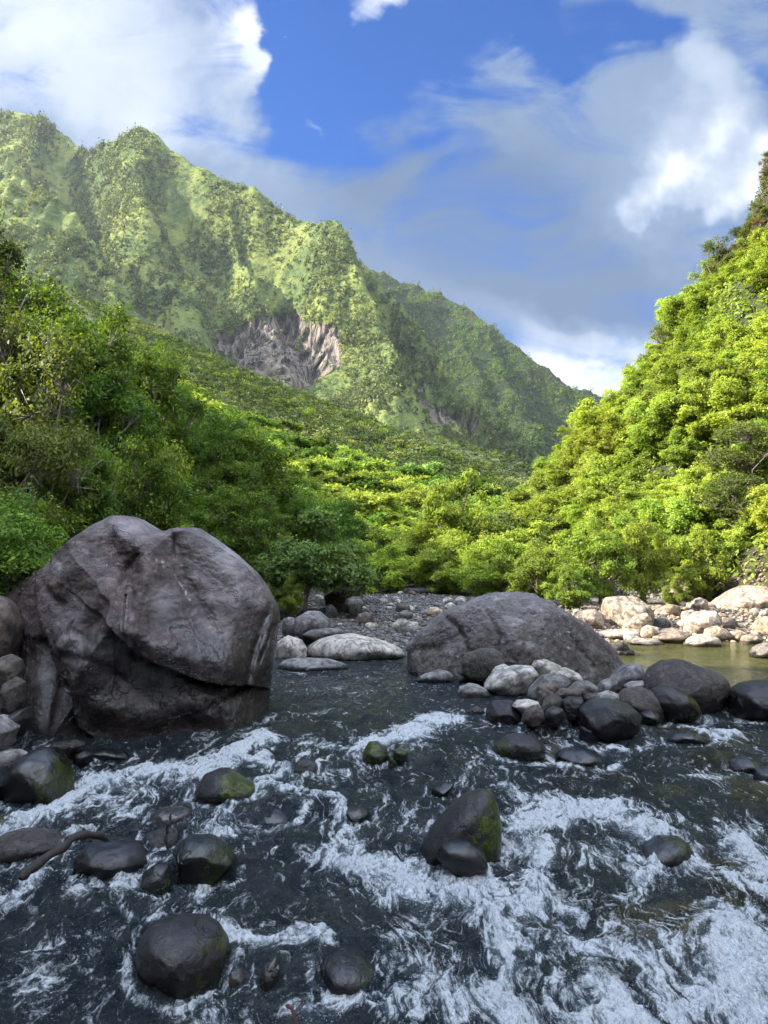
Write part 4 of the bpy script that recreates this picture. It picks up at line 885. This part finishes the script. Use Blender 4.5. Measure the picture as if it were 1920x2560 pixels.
def water_mat():
    m, T, out = new_mat('stream_water'); geo = T.new('ShaderNodeNewGeometry'); pos = geo.outputs['Position']
    sp_ = T.new('ShaderNodeSeparateXYZ'); T.l.new(pos, sp_.inputs[0])
    tb = T.attr('turb'); fo = T.attr('foam'); sh = T.attr('shallow')
    n_f = T.ramp(T.noise(T.mapping(pos, (24, 14, 20)), 1.0, 6, .68, 1.0), .3, .7, smooth=False); n_m = T.ramp(T.noise(T.mapping(pos, (8, 5, 9), (0, 0, .4)), 1.0, 5, .62, 1.5), .28, .72, smooth=False)
    n_s = T.noise(T.mapping(pos, (3.2, 16, 5)), 1.0, 4, .6, .4)          # slow ripples of flat water
    sp2 = T.ramp(T.noise(T.mapping(pos, (52, 32, 40)), 1.0, 4, .7, .6), .3, .7, smooth=False)
    # bed seen through the water
    bedn = T.noise(pos, 2.4, 5, .65, .8)
    deep = T.mix(T.ramp(bedn, .35, .65), (.022, .035, .048), (.054, .068, .074))
    bed = T.mix(T.ramp(bedn, .4, .62), (.02, .02, .012), (.17, .14, .055))
    col = T.mix(sh, deep, bed)
    poolc = T.mix(T.ramp(bedn, .3, .7), (.028, .030, .008), (.075, .07, .018))
    pm = T.attr('pool'); col = T.mix(pm, col, poolc)
    aer = T.ramp(fo, .25, .9, 0, .8)
    col = T.mix(aer, col, (.17, .23, .27))
    h = T.math('ADD', T.math('MULTIPLY', T.math('ADD', T.math('MULTIPLY', n_f, .7), T.math('MULTIPLY', n_m, 1.9)), tb), T.math('MULTIPLY', n_s, T.math('ADD', T.math('MULTIPLY', T.math('SUBTRACT', 1.0, tb), .10), .035)))
    bp = T.bump(T.math('ADD', h, T.math('MULTIPLY', T.math('MULTIPLY', sp2, tb), .6)), 1.0, .20)
    w = principled(T, Base_Color=col, Roughness=.05, IOR=1.333, Normal=bp); w.inputs['Specular IOR Level'].default_value = .95
    wob = T.vmath('SCALE', T.vmath('SUBTRACT', T.noise(pos, 1.1, 3, .5, out=1), (.5, .5, .5))); wob.node.inputs['Scale'].default_value = 1.1
    rope = T.ramp(T.noise(T.mapping(T.vmath('ADD', pos, wob), (8.5, 2.4, 6), (0, 0, .42)), 1.0, 8, .66, 1.2), .32, .68, smooth=False)
    ff = T.math('ADD', T.math('MULTIPLY', fo, 1.2), T.math('MULTIPLY', T.math('SUBTRACT', rope, .5), 1.35))
    ff = T.math('ADD', ff, T.math('MULTIPLY', T.math('SUBTRACT', n_f, .5), .38)); ff = T.math('ADD', ff, T.math('MULTIPLY', T.math('SUBTRACT', sp2, .5), .28))
    fm = T.math('MULTIPLY', T.ramp(ff, .36, 1.08, 0, .97), T.ramp(tb, .02, .3))
    drop_glints = T.math('MULTIPLY', T.ramp(T.noise(T.mapping(pos, (75, 55, 60)), 1.0, 3, .6, .4), .60, .70), T.ramp(T.math('ADD', fo, T.math('MULTIPLY', rope, .3)), .15, .6))  # white specks for droplets and painted sparkle
    fm = T.math('MAXIMUM', fm, T.math('MULTIPLY', drop_glints, T.math('MULTIPLY', tb, .95)))
    fm = T.math('MULTIPLY', fm, T.math('SUBTRACT', 1.0, pm))
    fb = principled(T, Base_Color=T.mix(T.ramp(T.math('ADD', T.math('MULTIPLY', n_f, .5), T.math('MULTIPLY', sp2, .5)), .25, .6), (.55, .63, .70), (.93, .97, 1.0)), Roughness=.3, Normal=T.bump(T.math('ADD', T.math('ADD', n_f, sp2), T.math('MULTIPLY', T.math('ADD', rope, n_m), 2.0)), 1.0, .035))
    mx = T.new('ShaderNodeMixShader'); T.l.new(fm, mx.inputs[0]); T.l.new(w.outputs[0], mx.inputs[1]); T.l.new(fb.outputs[0], mx.inputs[2])
    T.l.new(mx.outputs[0], out.inputs[0]); return m
wm = mk_mesh('stream_water', np.stack([X_, Y_, Zb], 1), grid_faces(len(yy), len(uu)), True, {'foam': foam, 'turb': turb, 'shallow': shal, 'pool': pool}, [water_mat()])
tag(link('stream_water', wm), kind='structure')

# ------------------------------------------------------------------ foliage builders
def leaves(c, nrm, size, rs, shade):
    """one folded diamond leaf per centre"""
    N = len(c); nrm = nrm / (np.linalg.norm(nrm, axis=1)[:, None] + 1e-9)
    t = rs.normal(size=(N, 3)); t[:, 2] -= .3; t -= nrm * (t * nrm).sum(1)[:, None]; t /= np.linalg.norm(t, axis=1)[:, None] + 1e-9
    b = np.cross(nrm, t); L = size[:, None]
    V = np.stack([c - t * L * .5, c + b * L * .27 + nrm * L * .07, c + t * L * .5 - nrm * L * .08, c - b * L * .27 + nrm * L * .07], 1).reshape(-1, 3)
    F = np.arange(N * 4).reshape(N, 4); return V, F, np.repeat(shade, 4)
def crown(rx, rz, nleaf, leaf, seed, lobes=14, cz=0.0, per=34, spread=.075, droop=0.0, lr=(.16, .42)):
    rs = np.random.RandomState(seed); L = []
    for i in range(lobes):
        d = rs.normal(size=3); d /= np.linalg.norm(d); r = rs.uniform(.3, .95)
        L.append((d[0] * r * rx, d[1] * r * rx, d[2] * r * rz * (1 if d[2] > 0 else .7), rs.uniform(*lr) * rx))
    L = np.array(L); nc = max(nleaf // per, 1); k = rs.randint(0, lobes, nc)
    d = rs.normal(size=(nc, 3)); d[:, 2] = np.where(d[:, 2] < -.4, -d[:, 2], d[:, 2]); d /= np.linalg.norm(d, axis=1)[:, None]
    cc = L[k, :3] + d * L[k, 3:4] * (1 - .5 * rs.rand(nc, 1) ** 2) * np.array([1, 1, rz / rx])
    kk = rs.randint(0, nc, nleaf)
    off = rs.normal(size=(nleaf, 3)) * spread * rx * np.array([1, 1, .55]); off[:, 2] -= droop * np.hypot(off[:, 0], off[:, 1])
    p = cc[kk] + off
    nrm = d[kk] * .55 + np.array([0, 0, .75]) + rs.normal(size=(nleaf, 3)) * .5
    shade = np.clip(.45 + .28 * rs.normal(size=nc)[kk] * .7 + .16 * rs.normal(size=nleaf), 0, 1)
    p[:, 2] += cz
    V, F, s = leaves(p, nrm, leaf * rs.uniform(.6, 1.25, nleaf), rs, shade)
    return V, F, s, L
def limbs(L, cz, h0, r0, rs, twigs=3, rx=1.0):
    out = [([(0, 0, -.6), (0, 0, cz * .3), (.04 * cz, .02, cz * .7), (0, 0, cz)], [r0 * 1.3, r0, r0 * .8, r0 * .5], 8)]
    for l in L[:26]:
        st = np.array([0, 0, cz * rs.uniform(h0, .85)]); en = l[:3] + np.array([0, 0, cz]); mid = (st + en) / 2 + rs.normal(size=3) * .12 * rx
        out.append(([st, mid, en], [r0 * .45, r0 * .3, r0 * .12], 6))
        for t in range(twigs):
            d = rs.normal(size=3); d /= np.linalg.norm(d); e2 = en + d * l[3] * rs.uniform(.8, 1.15); m2 = (en + e2) / 2 + rs.normal(size=3) * .08 * rx
            out.append(([mid * .3 + en * .7, m2, e2], [r0 * .16, r0 * .11, r0 * .05], 4))
    return out
PROTO = {}
def proto(key, mat, rx, rz, nleaf, leaf, seed, cz, r0, lobes=14, twigs=3, **k):
    V, F, s, L = crown(rx, rz, nleaf, leaf, seed, lobes, cz, **k)
    cm = mk_mesh('crown', V, F, True, {'shade': s}, [ML[mat]])
    tm = tubes_mesh('trunk', limbs(L, cz, .25, r0, np.random.RandomState(seed), twigs, rx), [BARK])
    PROTO[key] = (cm, tm, rx, cz)
#            material  rx   rz   leaves leaf
proto('deepA', 'deep', 2.2, 2.0, 22000, .125, 1, 3.4, .13, 60, per=26, lr=(.1, .28))
proto('deepB', 'deep', 2.0, 2.4, 20000, .125, 2, 3.6, .12, 60, per=26, lr=(.1, .28))
proto('deepC', 'deep', 2.2, 1.9, 18000, .14, 3, 3.2, .12, 56, per=26, lr=(.1, .28))
proto('brightA', 'bright', 2.0, 1.9, 24000, .125, 4, 1.3, .11, 64, per=24, spread=.06, lr=(.09, .24))
proto('brightB', 'bright', 1.9, 1.6, 21000, .125, 5, 1.1, .10, 56, per=24, spread=.06, lr=(.09, .24))
proto('brightC', 'bright', 2.1, 2.1, 22000, .13, 16, 1.4, .10, 70, per=24, spread=.06, lr=(.09, .24))
proto('limeA', 'lime', 2.0, 1.8, 22000, .125, 6, 1.2, .10, 60, per=24, spread=.06, lr=(.09, .24))
proto('oliveA', 'olive', 1.9, 1.8, 9500, .12, 7, 2.4, .09, 16, 16)
proto('oliveB', 'olive', 2.0, 1.7, 10500, .12, 8, 2.2, .09, 16, 14)
proto('shrubA', 'shrub', 1.5, 1.1, 17000, .10, 9, 1.0, .06, 16)
proto('shrubB', 'shrub', 1.3, 1.2, 14000, .10, 10, 1.0, .06, 14)
proto('dryA', 'dry', 1.6, 1.5, 6500, .12, 11, 1.7, .07, 14, 14)
proto('dryB', 'olive', 1.5, 1.9, 6500, .13, 12, 2.2, .07, 12, 12)
rt = np.random.RandomState(77)
def plant(key, x, y, zc, r, name, label, cat, group=None):
    """thing (empty at the foot) > trunk, crown; crown centre at height zc if given"""
    cm, tm, rx, cz = PROTO[key]; s = r / rx; g = float(H(np.array([x]), np.array([y]))[0]); sz = s
    if zc is None: z = g - .1
    else:
        z = min(zc - cz * s, g - .1)
        if zc - cz * s > g: sz = min((zc - g) / cz, s * 1.7); z = zc - cz * sz if zc - cz * sz < g + .2 else g
    e = bpy.data.objects.new(name, None); C.objects.link(e); e.location = (x, y, z); e.empty_display_size = .3
    e.scale = (s, s, sz); e.rotation_euler = (rt.uniform(-.06, .06), rt.uniform(-.06, .06), rt.uniform(0, 6.28)); tag(e, label, cat, group)
    link('trunk', tm, e); link('crown' if 'tree' in name else 'foliage', cm, e); return e
def tree_px(key, px, py, Y, rpx, name, label, cat='tree', group=None):
    p = at(px, py, Y); return plant(key, p[0], p[1], p[2], rpx * Y / FPX, name, label, cat, group)
for a in [
    ('oliveA', 20, 700, 27, 150, 'tree', 'thin olive tree with bare grey twigs at the upper left edge'),
    ('limeA', 225, 745, 20.5, 190, 'tree', 'tall tree whose yellow green top catches the sun at the left'),
    ('brightA', 320, 890, 22, 155, 'tree', 'green tree stepping down to the right of the sun topped one'),
    ('deepA', 170, 960, 21, 185, 'tree', 'dense dark green tree in the middle of the left bank'),
    ('oliveB', 20, 880, 20, 160, 'tree', 'brownish olive tree at the left edge below the thin olive one'),
    ('deepB', 385, 1080, 24, 140, 'tree', 'deep green tree on the right flank of the left bank wall of foliage'),
    ('deepC', 270, 1110, 20, 165, 'tree', 'dark leafy tree above the hump of the giant boulder'),
    ('oliveA', 90, 1110, 17.5, 190, 'tree', 'olive tree tangled with pale twigs above the left end of the giant boulder'),
    ('deepA', 530, 1160, 28, 118, 'tree', 'very dark tree behind the right shoulder of the giant boulder'),
    ('deepB', 640, 1220, 29, 112, 'tree', 'dark round topped tree, right hand one before the lit valley floor'),
    ('deepC', 550, 1270, 25, 125, 'tree', 'shadowed tree with bare limbs low behind the giant boulder'),
    ('deepA', 720, 1300, 31, 95, 'tree', 'dark tree directly above the round grey green shrub'),
    ('brightB', 440, 1010, 31, 52, 'tree', 'small sunlit tree peeking over the left bank where it meets the hill'),
    ('limeA', 505, 1060, 34, 45, 'tree', 'pale flowering looking tree top beside the hill slope'),
    ('brightB', 590, 1140, 32, 55, 'tree', 'green tree crown just below the pale tree top'),
    ('deepB', 820, 1350, 37, 85, 'tree', 'shaded tree at the right end of the left bank trees'),
    ('deepC', 905, 1390, 42, 80, 'tree', 'dark tree at the shaded mouth of the side gully'),
    ('deepA', 985, 1410, 44, 90, 'tree', 'dark tree in the narrow gap before the bright bank'),
    ('deepB', 940, 1440, 36, 75, 'tree', 'low dark tree at the far end of the gravel bar'),
]: tree_px(*a)
for a in [
    ('oliveB', 60, 1290, 14.5, 170, 'shrub', 'twiggy olive shrub right behind the left end of the giant boulder', 'shrub'),
    ('deepC', 200, 1300, 15.5, 130, 'shrub', 'leafy dark shrub touching the left slope of the giant boulder', 'shrub'),
    ('brightB', 440, 1290, 17, 120, 'shrub', 'green shrub in the dip behind the two humps of the giant boulder', 'shrub'),
    ('deepA', 330, 1270, 17, 120, 'shrub', 'dark green shrub over the peak of the giant boulder', 'shrub'),
    ('deepB', 570, 1350, 20, 110, 'shrub', 'shaded shrub over the right shoulder of the giant boulder', 'shrub'),
    ('shrubA', 765, 1415, 23.0, 155, 'shrub', 'large round grey green shrub beside the gravel bar', 'shrub'),
    ('shrubB', 670, 1450, 22.5, 80, 'shrub', 'grey green shrub touching the flank of the giant boulder', 'shrub'),
    ('shrubA', 880, 1440, 26, 85, 'shrub', 'grey green shrub at the right of the large round one', 'shrub'),
    ('brightB', 640, 1510, 21, 45, 'shrub', 'small bright green plant on the gravel at the foot of the large round shrub', 'shrub'),
    ('brightB', 725, 1500, 21.5, 40, 'shrub', 'little leafy plant just behind the slanting brown boulder', 'shrub'),
    ('limeA', 1120, 1420, 32, 95, 'shrub', 'vivid yellow green bush left of the dome boulder top', 'shrub'),
    ('limeA', 1150, 1350, 36, 110, 'shrub', 'bright lime bush above the vivid yellow green one', 'shrub'),
    ('brightC', 1230, 1440, 27, 110, 'shrub', 'green bush half in shadow right behind the top of the dome boulder', 'shrub'),
    ('brightA', 1340, 1450, 25, 90, 'shrub', 'spreading leafy bush above the right shoulder of the dome boulder', 'shrub'),
    ('brightB', 1420, 1480, 23, 60, 'shrub', 'low bush with long leafy shoots left of the squarish tan boulder', 'shrub'),
    ('brightA', 1500, 1430, 25, 85, 'shrub', 'rounded leafy bush directly behind the big squarish tan boulder', 'shrub'),
    ('brightC', 1610, 1420, 25.5, 85, 'shrub', 'leafy bush over the grey pink boulder high on the bar', 'shrub'),
    ('brightB', 1745, 1430, 25.5, 75, 'shrub', 'leafy bush left of and above the huge reddish tan boulder', 'shrub'),
    ('brightA', 1860, 1370, 26, 95, 'shrub', 'large leafy bush above the huge reddish tan boulder at the right edge', 'shrub'),
    ('brightB', 1690, 1490, 22.5, 35, 'shrub', 'small green tuft between the boulders of the sunlit bar', 'shrub'),
]: tree_px(*a)
def vis(x, y, z, pad=150):
    px, py = proj(np.array([[x, y, z]])); return -pad < px[0] < 1920 + pad and -pad < py[0] < 2560 + pad and y > 1
def bank_label(key, d, y, g):
    look = {'brightA': 'bright green leafy shrub', 'brightB': 'spreading bright green shrub', 'brightC': 'tall bright green leafy shrub', 'limeA': 'yellow green leafy shrub', 'dryA': 'thin reddish brown shrub', 'dryB': 'sparse upright olive shrub', 'oliveA': 'twiggy olive shrub', 'oliveB': 'olive shrub with bare twigs', 'shrubA': 'rounded grey green shrub'}[key]
    where = 'at the foot of the right bank' if d < 3 else 'low on the right bank' if d < 7 else 'half way up the right bank' if g < 14 else 'high on the steep right bank'
    far = 'above the bar boulders' if y < 27 else 'beyond the dome boulder' if y < 40 else 'where the valley narrows' if y < 54 else 'at its far end'
    return look + ' ' + where + ' ' + far
# left bank undergrowth and the wood that climbs it
n = 0
for gy_ in np.arange(11.5, 42, 2.0):
    for gx_ in np.arange(-34, 2, 2.0):
        x = gx_ + rt.uniform(-.7, .7); y = gy_ + rt.uniform(-.7, .7)
        xl = np.interp(y, [8, 12, 16, 22, 28, 36, 45], [-6.5, -5.6, -5.2, -4.8, -3.7, -1.6, -0.5])
        if x > xl - .4: continue
        g = float(H(np.array([x]), np.array([y]))[0])
        if not vis(x, y, g + 1.5, 60) or xl - x > 14: continue
        ppx, ppy = proj(np.array([[x, y, g + 3.0]]))
        if ppy[0] < np.interp(ppx[0], [0, 150, 240, 300, 400, 440, 480, 560, 640, 760, 800, 870, 1000], [560, 640, 640, 720, 840, 900, 960, 1010, 1060, 1170, 1250, 1330, 1500]) + 25: continue
        near_edge = xl - x < 3
        key = rt.choice(['deepA', 'deepB', 'deepC', 'oliveB', 'brightB', 'oliveA'], p=[.25, .2, .2, .13, .12, .1])
        plant(key, x, y, None, rt.uniform(1.0, 1.5) if near_edge else rt.uniform(1.4, 2.0), 'undergrowth_shrub', {'deepA': 'dense dark green', 'deepB': 'tall dark green', 'deepC': 'broad dark green', 'oliveB': 'twiggy brownish olive', 'oliveA': 'thin olive', 'brightB': 'lighter green'}[str(key)] + ' shrub on the shaded left bank ' + ('beside' if near_edge else 'well above') + ' the ' + ('giant boulder' if y < 20 else 'gravel bar' if y < 30 else 'far gravel'), 'shrub', 'shrubs covering the left bank'); n += 1
print('left', n)
n = 0
for gy_ in np.arange(17, 68, 1.72):
    for gx_ in np.arange(0, 60, 1.72):
        x = gx_ + rt.uniform(-.8, .8); y = gy_ + rt.uniform(-.8, .8)
        xr = np.interp(y, [10, 18, 22, 26, 32, 40, 50, 58, 66, 80], [14, 12.8, 11.6, 10.4, 7.6, 5.2, 6, 9, 16, 34])
        if x < xr + .3 or x > xr + 24: continue
        g = float(H(np.array([x]), np.array([y]))[0])
        if not vis(x, y, g + 1.5, 70): continue
        crg = x - xr > 15.2
        if crg and rt.rand() < .25: continue
        hi = smooth(14, 20, np.array([g + rt.uniform(-2, 2)]))[0]
        if crg: hi = .9
        if rt.rand() < (.95 if crg else hi * .55): key = rt.choice(['dryA', 'dryB', 'oliveA', 'dryA'])
        else: key = rt.choice(['brightA', 'brightB', 'brightC', 'limeA', 'oliveB', 'shrubA'], p=[.27, .22, .27, .10, .08, .06])
        r = rt.uniform(.95, 2.0) * (1 - .25 * hi) * (.62 if crg else 1)
        plant(key, x, y, None, r, 'hillside_shrub', bank_label(key, x - xr, y, g), 'shrub',
              'shrubs covering the sunlit right bank' if key[0] in 'bl' or key in ('oliveB', 'shrubA') else 'dry shrubs near the top of the right bank'); n += 1
print('right', n)

# ferns, grass and seedlings between the shrubs
def ground_cover(name, n, x0, x1, y0, y1, keep, leaf, mat, label, seed):
    rs = np.random.RandomState(seed); x = rs.uniform(x0, x1, n); y = y0 + (y1 - y0) * rs.rand(n); k = keep(x, y); x, y = x[k], y[k]
    z = H(x, y); m = 9; c = np.repeat(np.stack([x, y, z], 1), m, 0); c[:, :2] += rs.normal(size=(len(c), 2)) * .16; c[:, 2] += np.abs(rs.normal(size=len(c))) * .28
    V, F, s_ = leaves(c, rs.normal(size=(len(c), 3)) * .6 + np.array([-.3, -.3, .7]), leaf * rs.uniform(.6, 1.4, len(c)), rs, np.clip(np.repeat(rs.uniform(.1, .8, len(x)), m) + .15 * rs.normal(size=len(c)), 0, 1))
    tag(link(name, mk_mesh(name, V, F, True, {'shade': s_}, [ML[mat]])), label, 'plants', kind='stuff')
XR = lambda y: np.interp(y, [10, 18, 22, 26, 32, 40, 50, 58, 66, 80], [14, 12.8, 11.6, 10.4, 7.6, 5.2, 6, 9, 16, 34])
XL = lambda y: np.interp(y, [8, 12, 16, 22, 28, 36, 45], [-6.5, -5.6, -5.2, -4.8, -3.7, -1.6, -0.5])
inv = lambda x, y: (np.abs(x) < .56 * y + 1)
ground_cover('ground_cover', 26000, 3, 38, 17, 66, lambda x, y: (x > XR(y) + .4) & (x < XR(y) + 15) & inv(x, y), .22, 'bright', 'bright leafy ground cover between the shrubs of the right bank', 801)
ground_cover('ground_cover', 30000, 14, 44, 30, 62, lambda x, y: (x > XR(y) + 14.5) & (x < XR(y) + 26) & inv(x, y) & (n2(x, y, .25, 3, 55) > -.12), .16, 'olive', 'olive scrub clinging to the cliff above the right bank', 803)
ground_cover('ground_cover', 12000, -22, 0, 11, 45, lambda x, y: (x < XL(y) - .3) & inv(x, y), .18, 'deep', 'dark ferns and seedlings under the trees of the left bank', 802)

# valley floor and hill: low canopies, the nearest ones each a tree
FAR = []
for i, (mt, rx, rz, nl, lf) in enumerate([('bright', 2.3, 1.7, 2600, .36), ('lime', 2.2, 1.5, 2600, .36), ('deep', 2.3, 1.7, 2600, .38), ('shrub', 2.1, 1.6, 2200, .36), ('bright', 2.5, 1.6, 2600, .38)]):
    V, F, s, L = crown(rx, rz, nl, lf, 60 + i, 12, 1.5, per=22, spread=.12); FAR.append((mt, mk_mesh('valley_tree', V, F, True, {'shade': s}, [ML[mt]])))
small = [crown(2.3, 1.7, 420, .72, 80 + i, 9, 1.2, per=10, spread=.13) for i in range(4)]
def band(y0, y1, step):
    out = []
    for gy_ in np.arange(y0, y1, step):
        hw = gy_ * .56 + 6
        for gx_ in np.arange(-hw, min(hw, 62), step): out.append((gx_ + rt.uniform(-.45, .45) * step, gy_ + rt.uniform(-.45, .45) * step))
    c = np.array(out); g = H(c[:, 0], c[:, 1]); c = np.stack([c[:, 0], c[:, 1], g], 1)
    c = c[(c[:, 0] < np.interp(c[:, 1], [30, 36, 44, 50, 58, 66, 80, 110], [7.5, 6, 5, 5.5, 8, 15, 30, 60])) & (c[:, 0] > np.interp(c[:, 1], [30, 36, 45, 60], [-3.4, -1.8, -6, -99]))]
    cr = np.array([[p[0], p[1]] for p in HILL]); c = c[c[:, 1] < np.interp(c[:, 0], cr[:, 0], cr[:, 1]) + 4]
    px, py = proj(c + [0, 0, 1.5]); hid = (px < np.interp(py, [560, 640, 900, 1000, 1100, 1300, 1500], [-50, 100, 350, 400, 600, 750, 870])) & (py > 640)
    return c[~hid & (px > -60) & (px < 1980)]
cand = band(31, 96, 3.0); cand = cand[np.argsort(cand[:, 1])]; print('valley', len(cand))
for x, y, g in cand[:295]:
    if y < 47:
        key = rt.choice(['brightA', 'brightB', 'brightC', 'limeA', 'deepC', 'shrubA'], p=[.25, .2, .2, .15, .1, .1])
        plant(key, x, y, None, rt.uniform(1.3, 2.1), 'valley_tree', {'brightA': 'bright green tree', 'brightB': 'spreading green tree', 'brightC': 'tall bright tree', 'limeA': 'yellow green tree', 'deepC': 'dark green tree', 'shrubA': 'grey green tree'}[str(key)] + ' just behind the gravel bar ' + ('at its left' if x < 0 else 'at its centre' if x < 3 else 'at its right'), 'tree', 'trees behind the gravel bar'); continue
    k = rt.choice(5, p=[.34, .30, .06, .04, .26] if y < 72 else [.3, .1, .3, .1, .2]); s = rt.uniform(.6, 1.1)  # darker crowns farther back, carrying the hill's shade in leaf colour
    o = link('valley_tree', FAR[k][1], loc=(x, y, g - .3)); o.scale = (s, s, s * rt.uniform(.7, 1.1)); o.rotation_euler[2] = rt.uniform(0, 6.28)
    tag(o, ['bright green', 'yellow green', 'dark green', 'grey green', 'wide bright green'][k] + ' tree in the valley floor canopy ' + ('just behind the gravel bar' if y < 45 else 'in the middle of the valley floor' if y < 72 else 'at the foot of the middle hill'), 'tree', 'trees filling the valley floor')
def merge(name, pts, protos, mats, scale, label, weights=None, zs=(.8, 1.25), sink=.3, kindname='forest'):
    for mi, mt in enumerate(mats):
        sel = pts[weights == mi] if weights is not None else pts
        if len(sel) == 0: continue
        Vs, Fs, Ss, o = [], [], [], 0
        ks = rt.randint(0, len(protos), len(sel))
        for k, (V, F, s, L) in enumerate(protos):
            q = sel[ks == k]
            if len(q) == 0: continue
            a = rt.uniform(0, 6.28, len(q)); sc = rt.uniform(*scale, len(q)); sz = sc * rt.uniform(*zs, len(q))
            x = V[None, :, 0] * np.cos(a)[:, None] - V[None, :, 1] * np.sin(a)[:, None]; y = V[None, :, 0] * np.sin(a)[:, None] + V[None, :, 1] * np.cos(a)[:, None]
            P = np.stack([x * sc[:, None] + q[:, 0:1], y * sc[:, None] + q[:, 1:2], V[None, :, 2] * sz[:, None] + q[:, 2:3] - sink], -1).reshape(-1, 3)
            Vs.append(P); Fs.append((F[None] + (np.arange(len(q)) * len(V))[:, None, None]).reshape(-1, 4) + o)
            Ss.append(np.clip(np.tile(s, len(q)) + np.repeat(rt.normal(size=len(q)) * .2, len(V)), 0, 1)); o += len(P)
        ob = link(name, mk_mesh(name, np.concatenate(Vs), np.concatenate(Fs), True, {'shade': np.concatenate(Ss)}, [ML[mt]])); tag(ob, label[mi], 'trees', kind='stuff')
tiny = [crown(1.5, 1.1, 150, .42, 90 + i, 8, .5, per=6, spread=.16) for i in range(5)]
rest = np.concatenate([cand[295:], band(94, 215, 1.5)]); y_ = rest[:, 1]
nn = n2(rest[:, 0], rest[:, 1], .06, 3, 401) + rt.normal(size=len(rest)) * .22
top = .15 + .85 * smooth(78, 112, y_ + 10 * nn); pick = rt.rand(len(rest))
wts = np.where(pick < .55 * (1 - top), 1, np.where(pick < .9 * (1 - top), 3, np.where(nn > .3, 4, np.where(pick > .82, 0, 2))))  # dark leaf mix up the slope paints the hill's shaded top
print('hill', len(rest))
merge('hillside_forest', rest, tiny, ['deep', 'bright', 'mtndark', 'lime', 'mtnbush'], (.42, 1.05), ['deep green scrub covering the middle hill', 'bright green scrub low on the middle hill', 'green scrub on the middle hill, darkened as painted upper slope shade', 'yellow green scrub at the foot of the middle hill', 'olive scrub scattered on the middle hill'], wts)

# mountain bushes and trees: small leaf clumps rooted on the slope
def clump(seed, n, h, w):
    rs = np.random.RandomState(seed); p = rs.normal(size=(n, 3)) * np.array([w, w, h]) * .42; p[:, 2] = np.abs(p[:, 2]) * 1.2
    nr = rs.normal(size=(n, 3)) + np.array([0, 0, .8]); V, F, s = leaves(p, nr, rs.uniform(.7, 1.2, n) * w * .8, rs, np.clip(.5 + .25 * rs.normal(size=n), 0, 1)); return V, F, s, None
cl_bush = [clump(500 + i, 15, 2.2, 2.6) for i in range(4)]; cl_tree = [clump(510 + i, 22, 7.5, 3.6) for i in range(4)]
def scatter(fn, name, x0, x1, y0, y1, N, thr, seed, mats, lab):
    rs = np.random.RandomState(seed); x = rs.uniform(x0, x1, N); y = rs.uniform(y0, y1, N); z = fn(x, y)
    e = 3.0; zx = (fn(x + e, y) - z) / e; zy = (fn(x, y + e) - z) / e
    v = np.stack([x, y, z], 1); px, py = proj(v + [0, 0, 3])
    facing = (-zx * (0 - x) - zy * (0 - y) + (2 - z)) > -60           # slope turned to the viewer or near a crest
    ok = (px > -60) & (px < 1980) & (py > 150) & (py < 1250) & (z > 40) & facing
    dens = fbm(P3(x * .022, y * .022), 4, seed + 1) + .25 * (zx > .3) ; ok &= (dens + rs.normal(size=N) * .16 > thr)
    ok &= ~((cliff_mask(v) > .5) & (rs.rand(N) < .93))
    v = v[ok]; dens = dens[ok]; n2_ = fbm(P3(v[:, 0] * .015, v[:, 1] * .015, 5), 3, seed + 9) + rs.normal(size=len(v)) * .2
    w = np.where(n2_ > .15, 0, np.where(n2_ > -.15, 1, 2)); tall = rs.rand(len(v)) < .30 + .5 * (dens > .25)
    print(name, len(v))
    merge(name, v[~tall], cl_bush, mats, (.7, 1.5), [lab + ' (low bushes, %s)' % q for q in ('olive', 'green', 'dark')], w[~tall])
    merge(name, v[tall], cl_tree, mats[1:] + mats[2:], (.5, 1.3), [lab + ' (taller trees, %s)' % q for q in ('olive', 'green', 'dark')], w[tall])
scatter(mountain_h, 'mountain_vegetation', -640, 330, 560, 1120, 95000, .12, 600, ['mtngrass', 'mtnbush', 'mtndark'], 'bushes on the mountain face')
scatter(rear_h, 'rear_mountain_vegetation', -60, 560, 1000, 1500, 26000, -.05, 700, ['deep', 'mtndark', 'deep'], 'trees on the rear mountain, green darkened as painted shade')  # dark leaf sets paint the shade of the rear mountain

# ------------------------------------------------------------------ haze
def haze():
    m, T, out = new_mat('valley_haze'); v = T.new('ShaderNodeVolumePrincipled')
    v.inputs['Color'].default_value = (.80, .88, 1, 1); v.inputs['Density'].default_value = .00004; v.inputs['Anisotropy'].default_value = .25
    T.l.new(v.outputs[0], out.inputs['Volume'])
    bm = bmesh.new(); bmesh.ops.create_cube(bm, size=1)
    lo = np.array([-1650, -650, -60]); hi = np.array([1650, 2080, 760])
    for w in bm.verts: w.co = Vector([lo[i] + (w.co[i] + .5) * (hi[i] - lo[i]) for i in range(3)])
    me = bpy.data.meshes.new('haze'); bm.to_mesh(me); bm.free(); me.materials.append(m)
    tag(link('haze', me), kind='stuff')
haze()
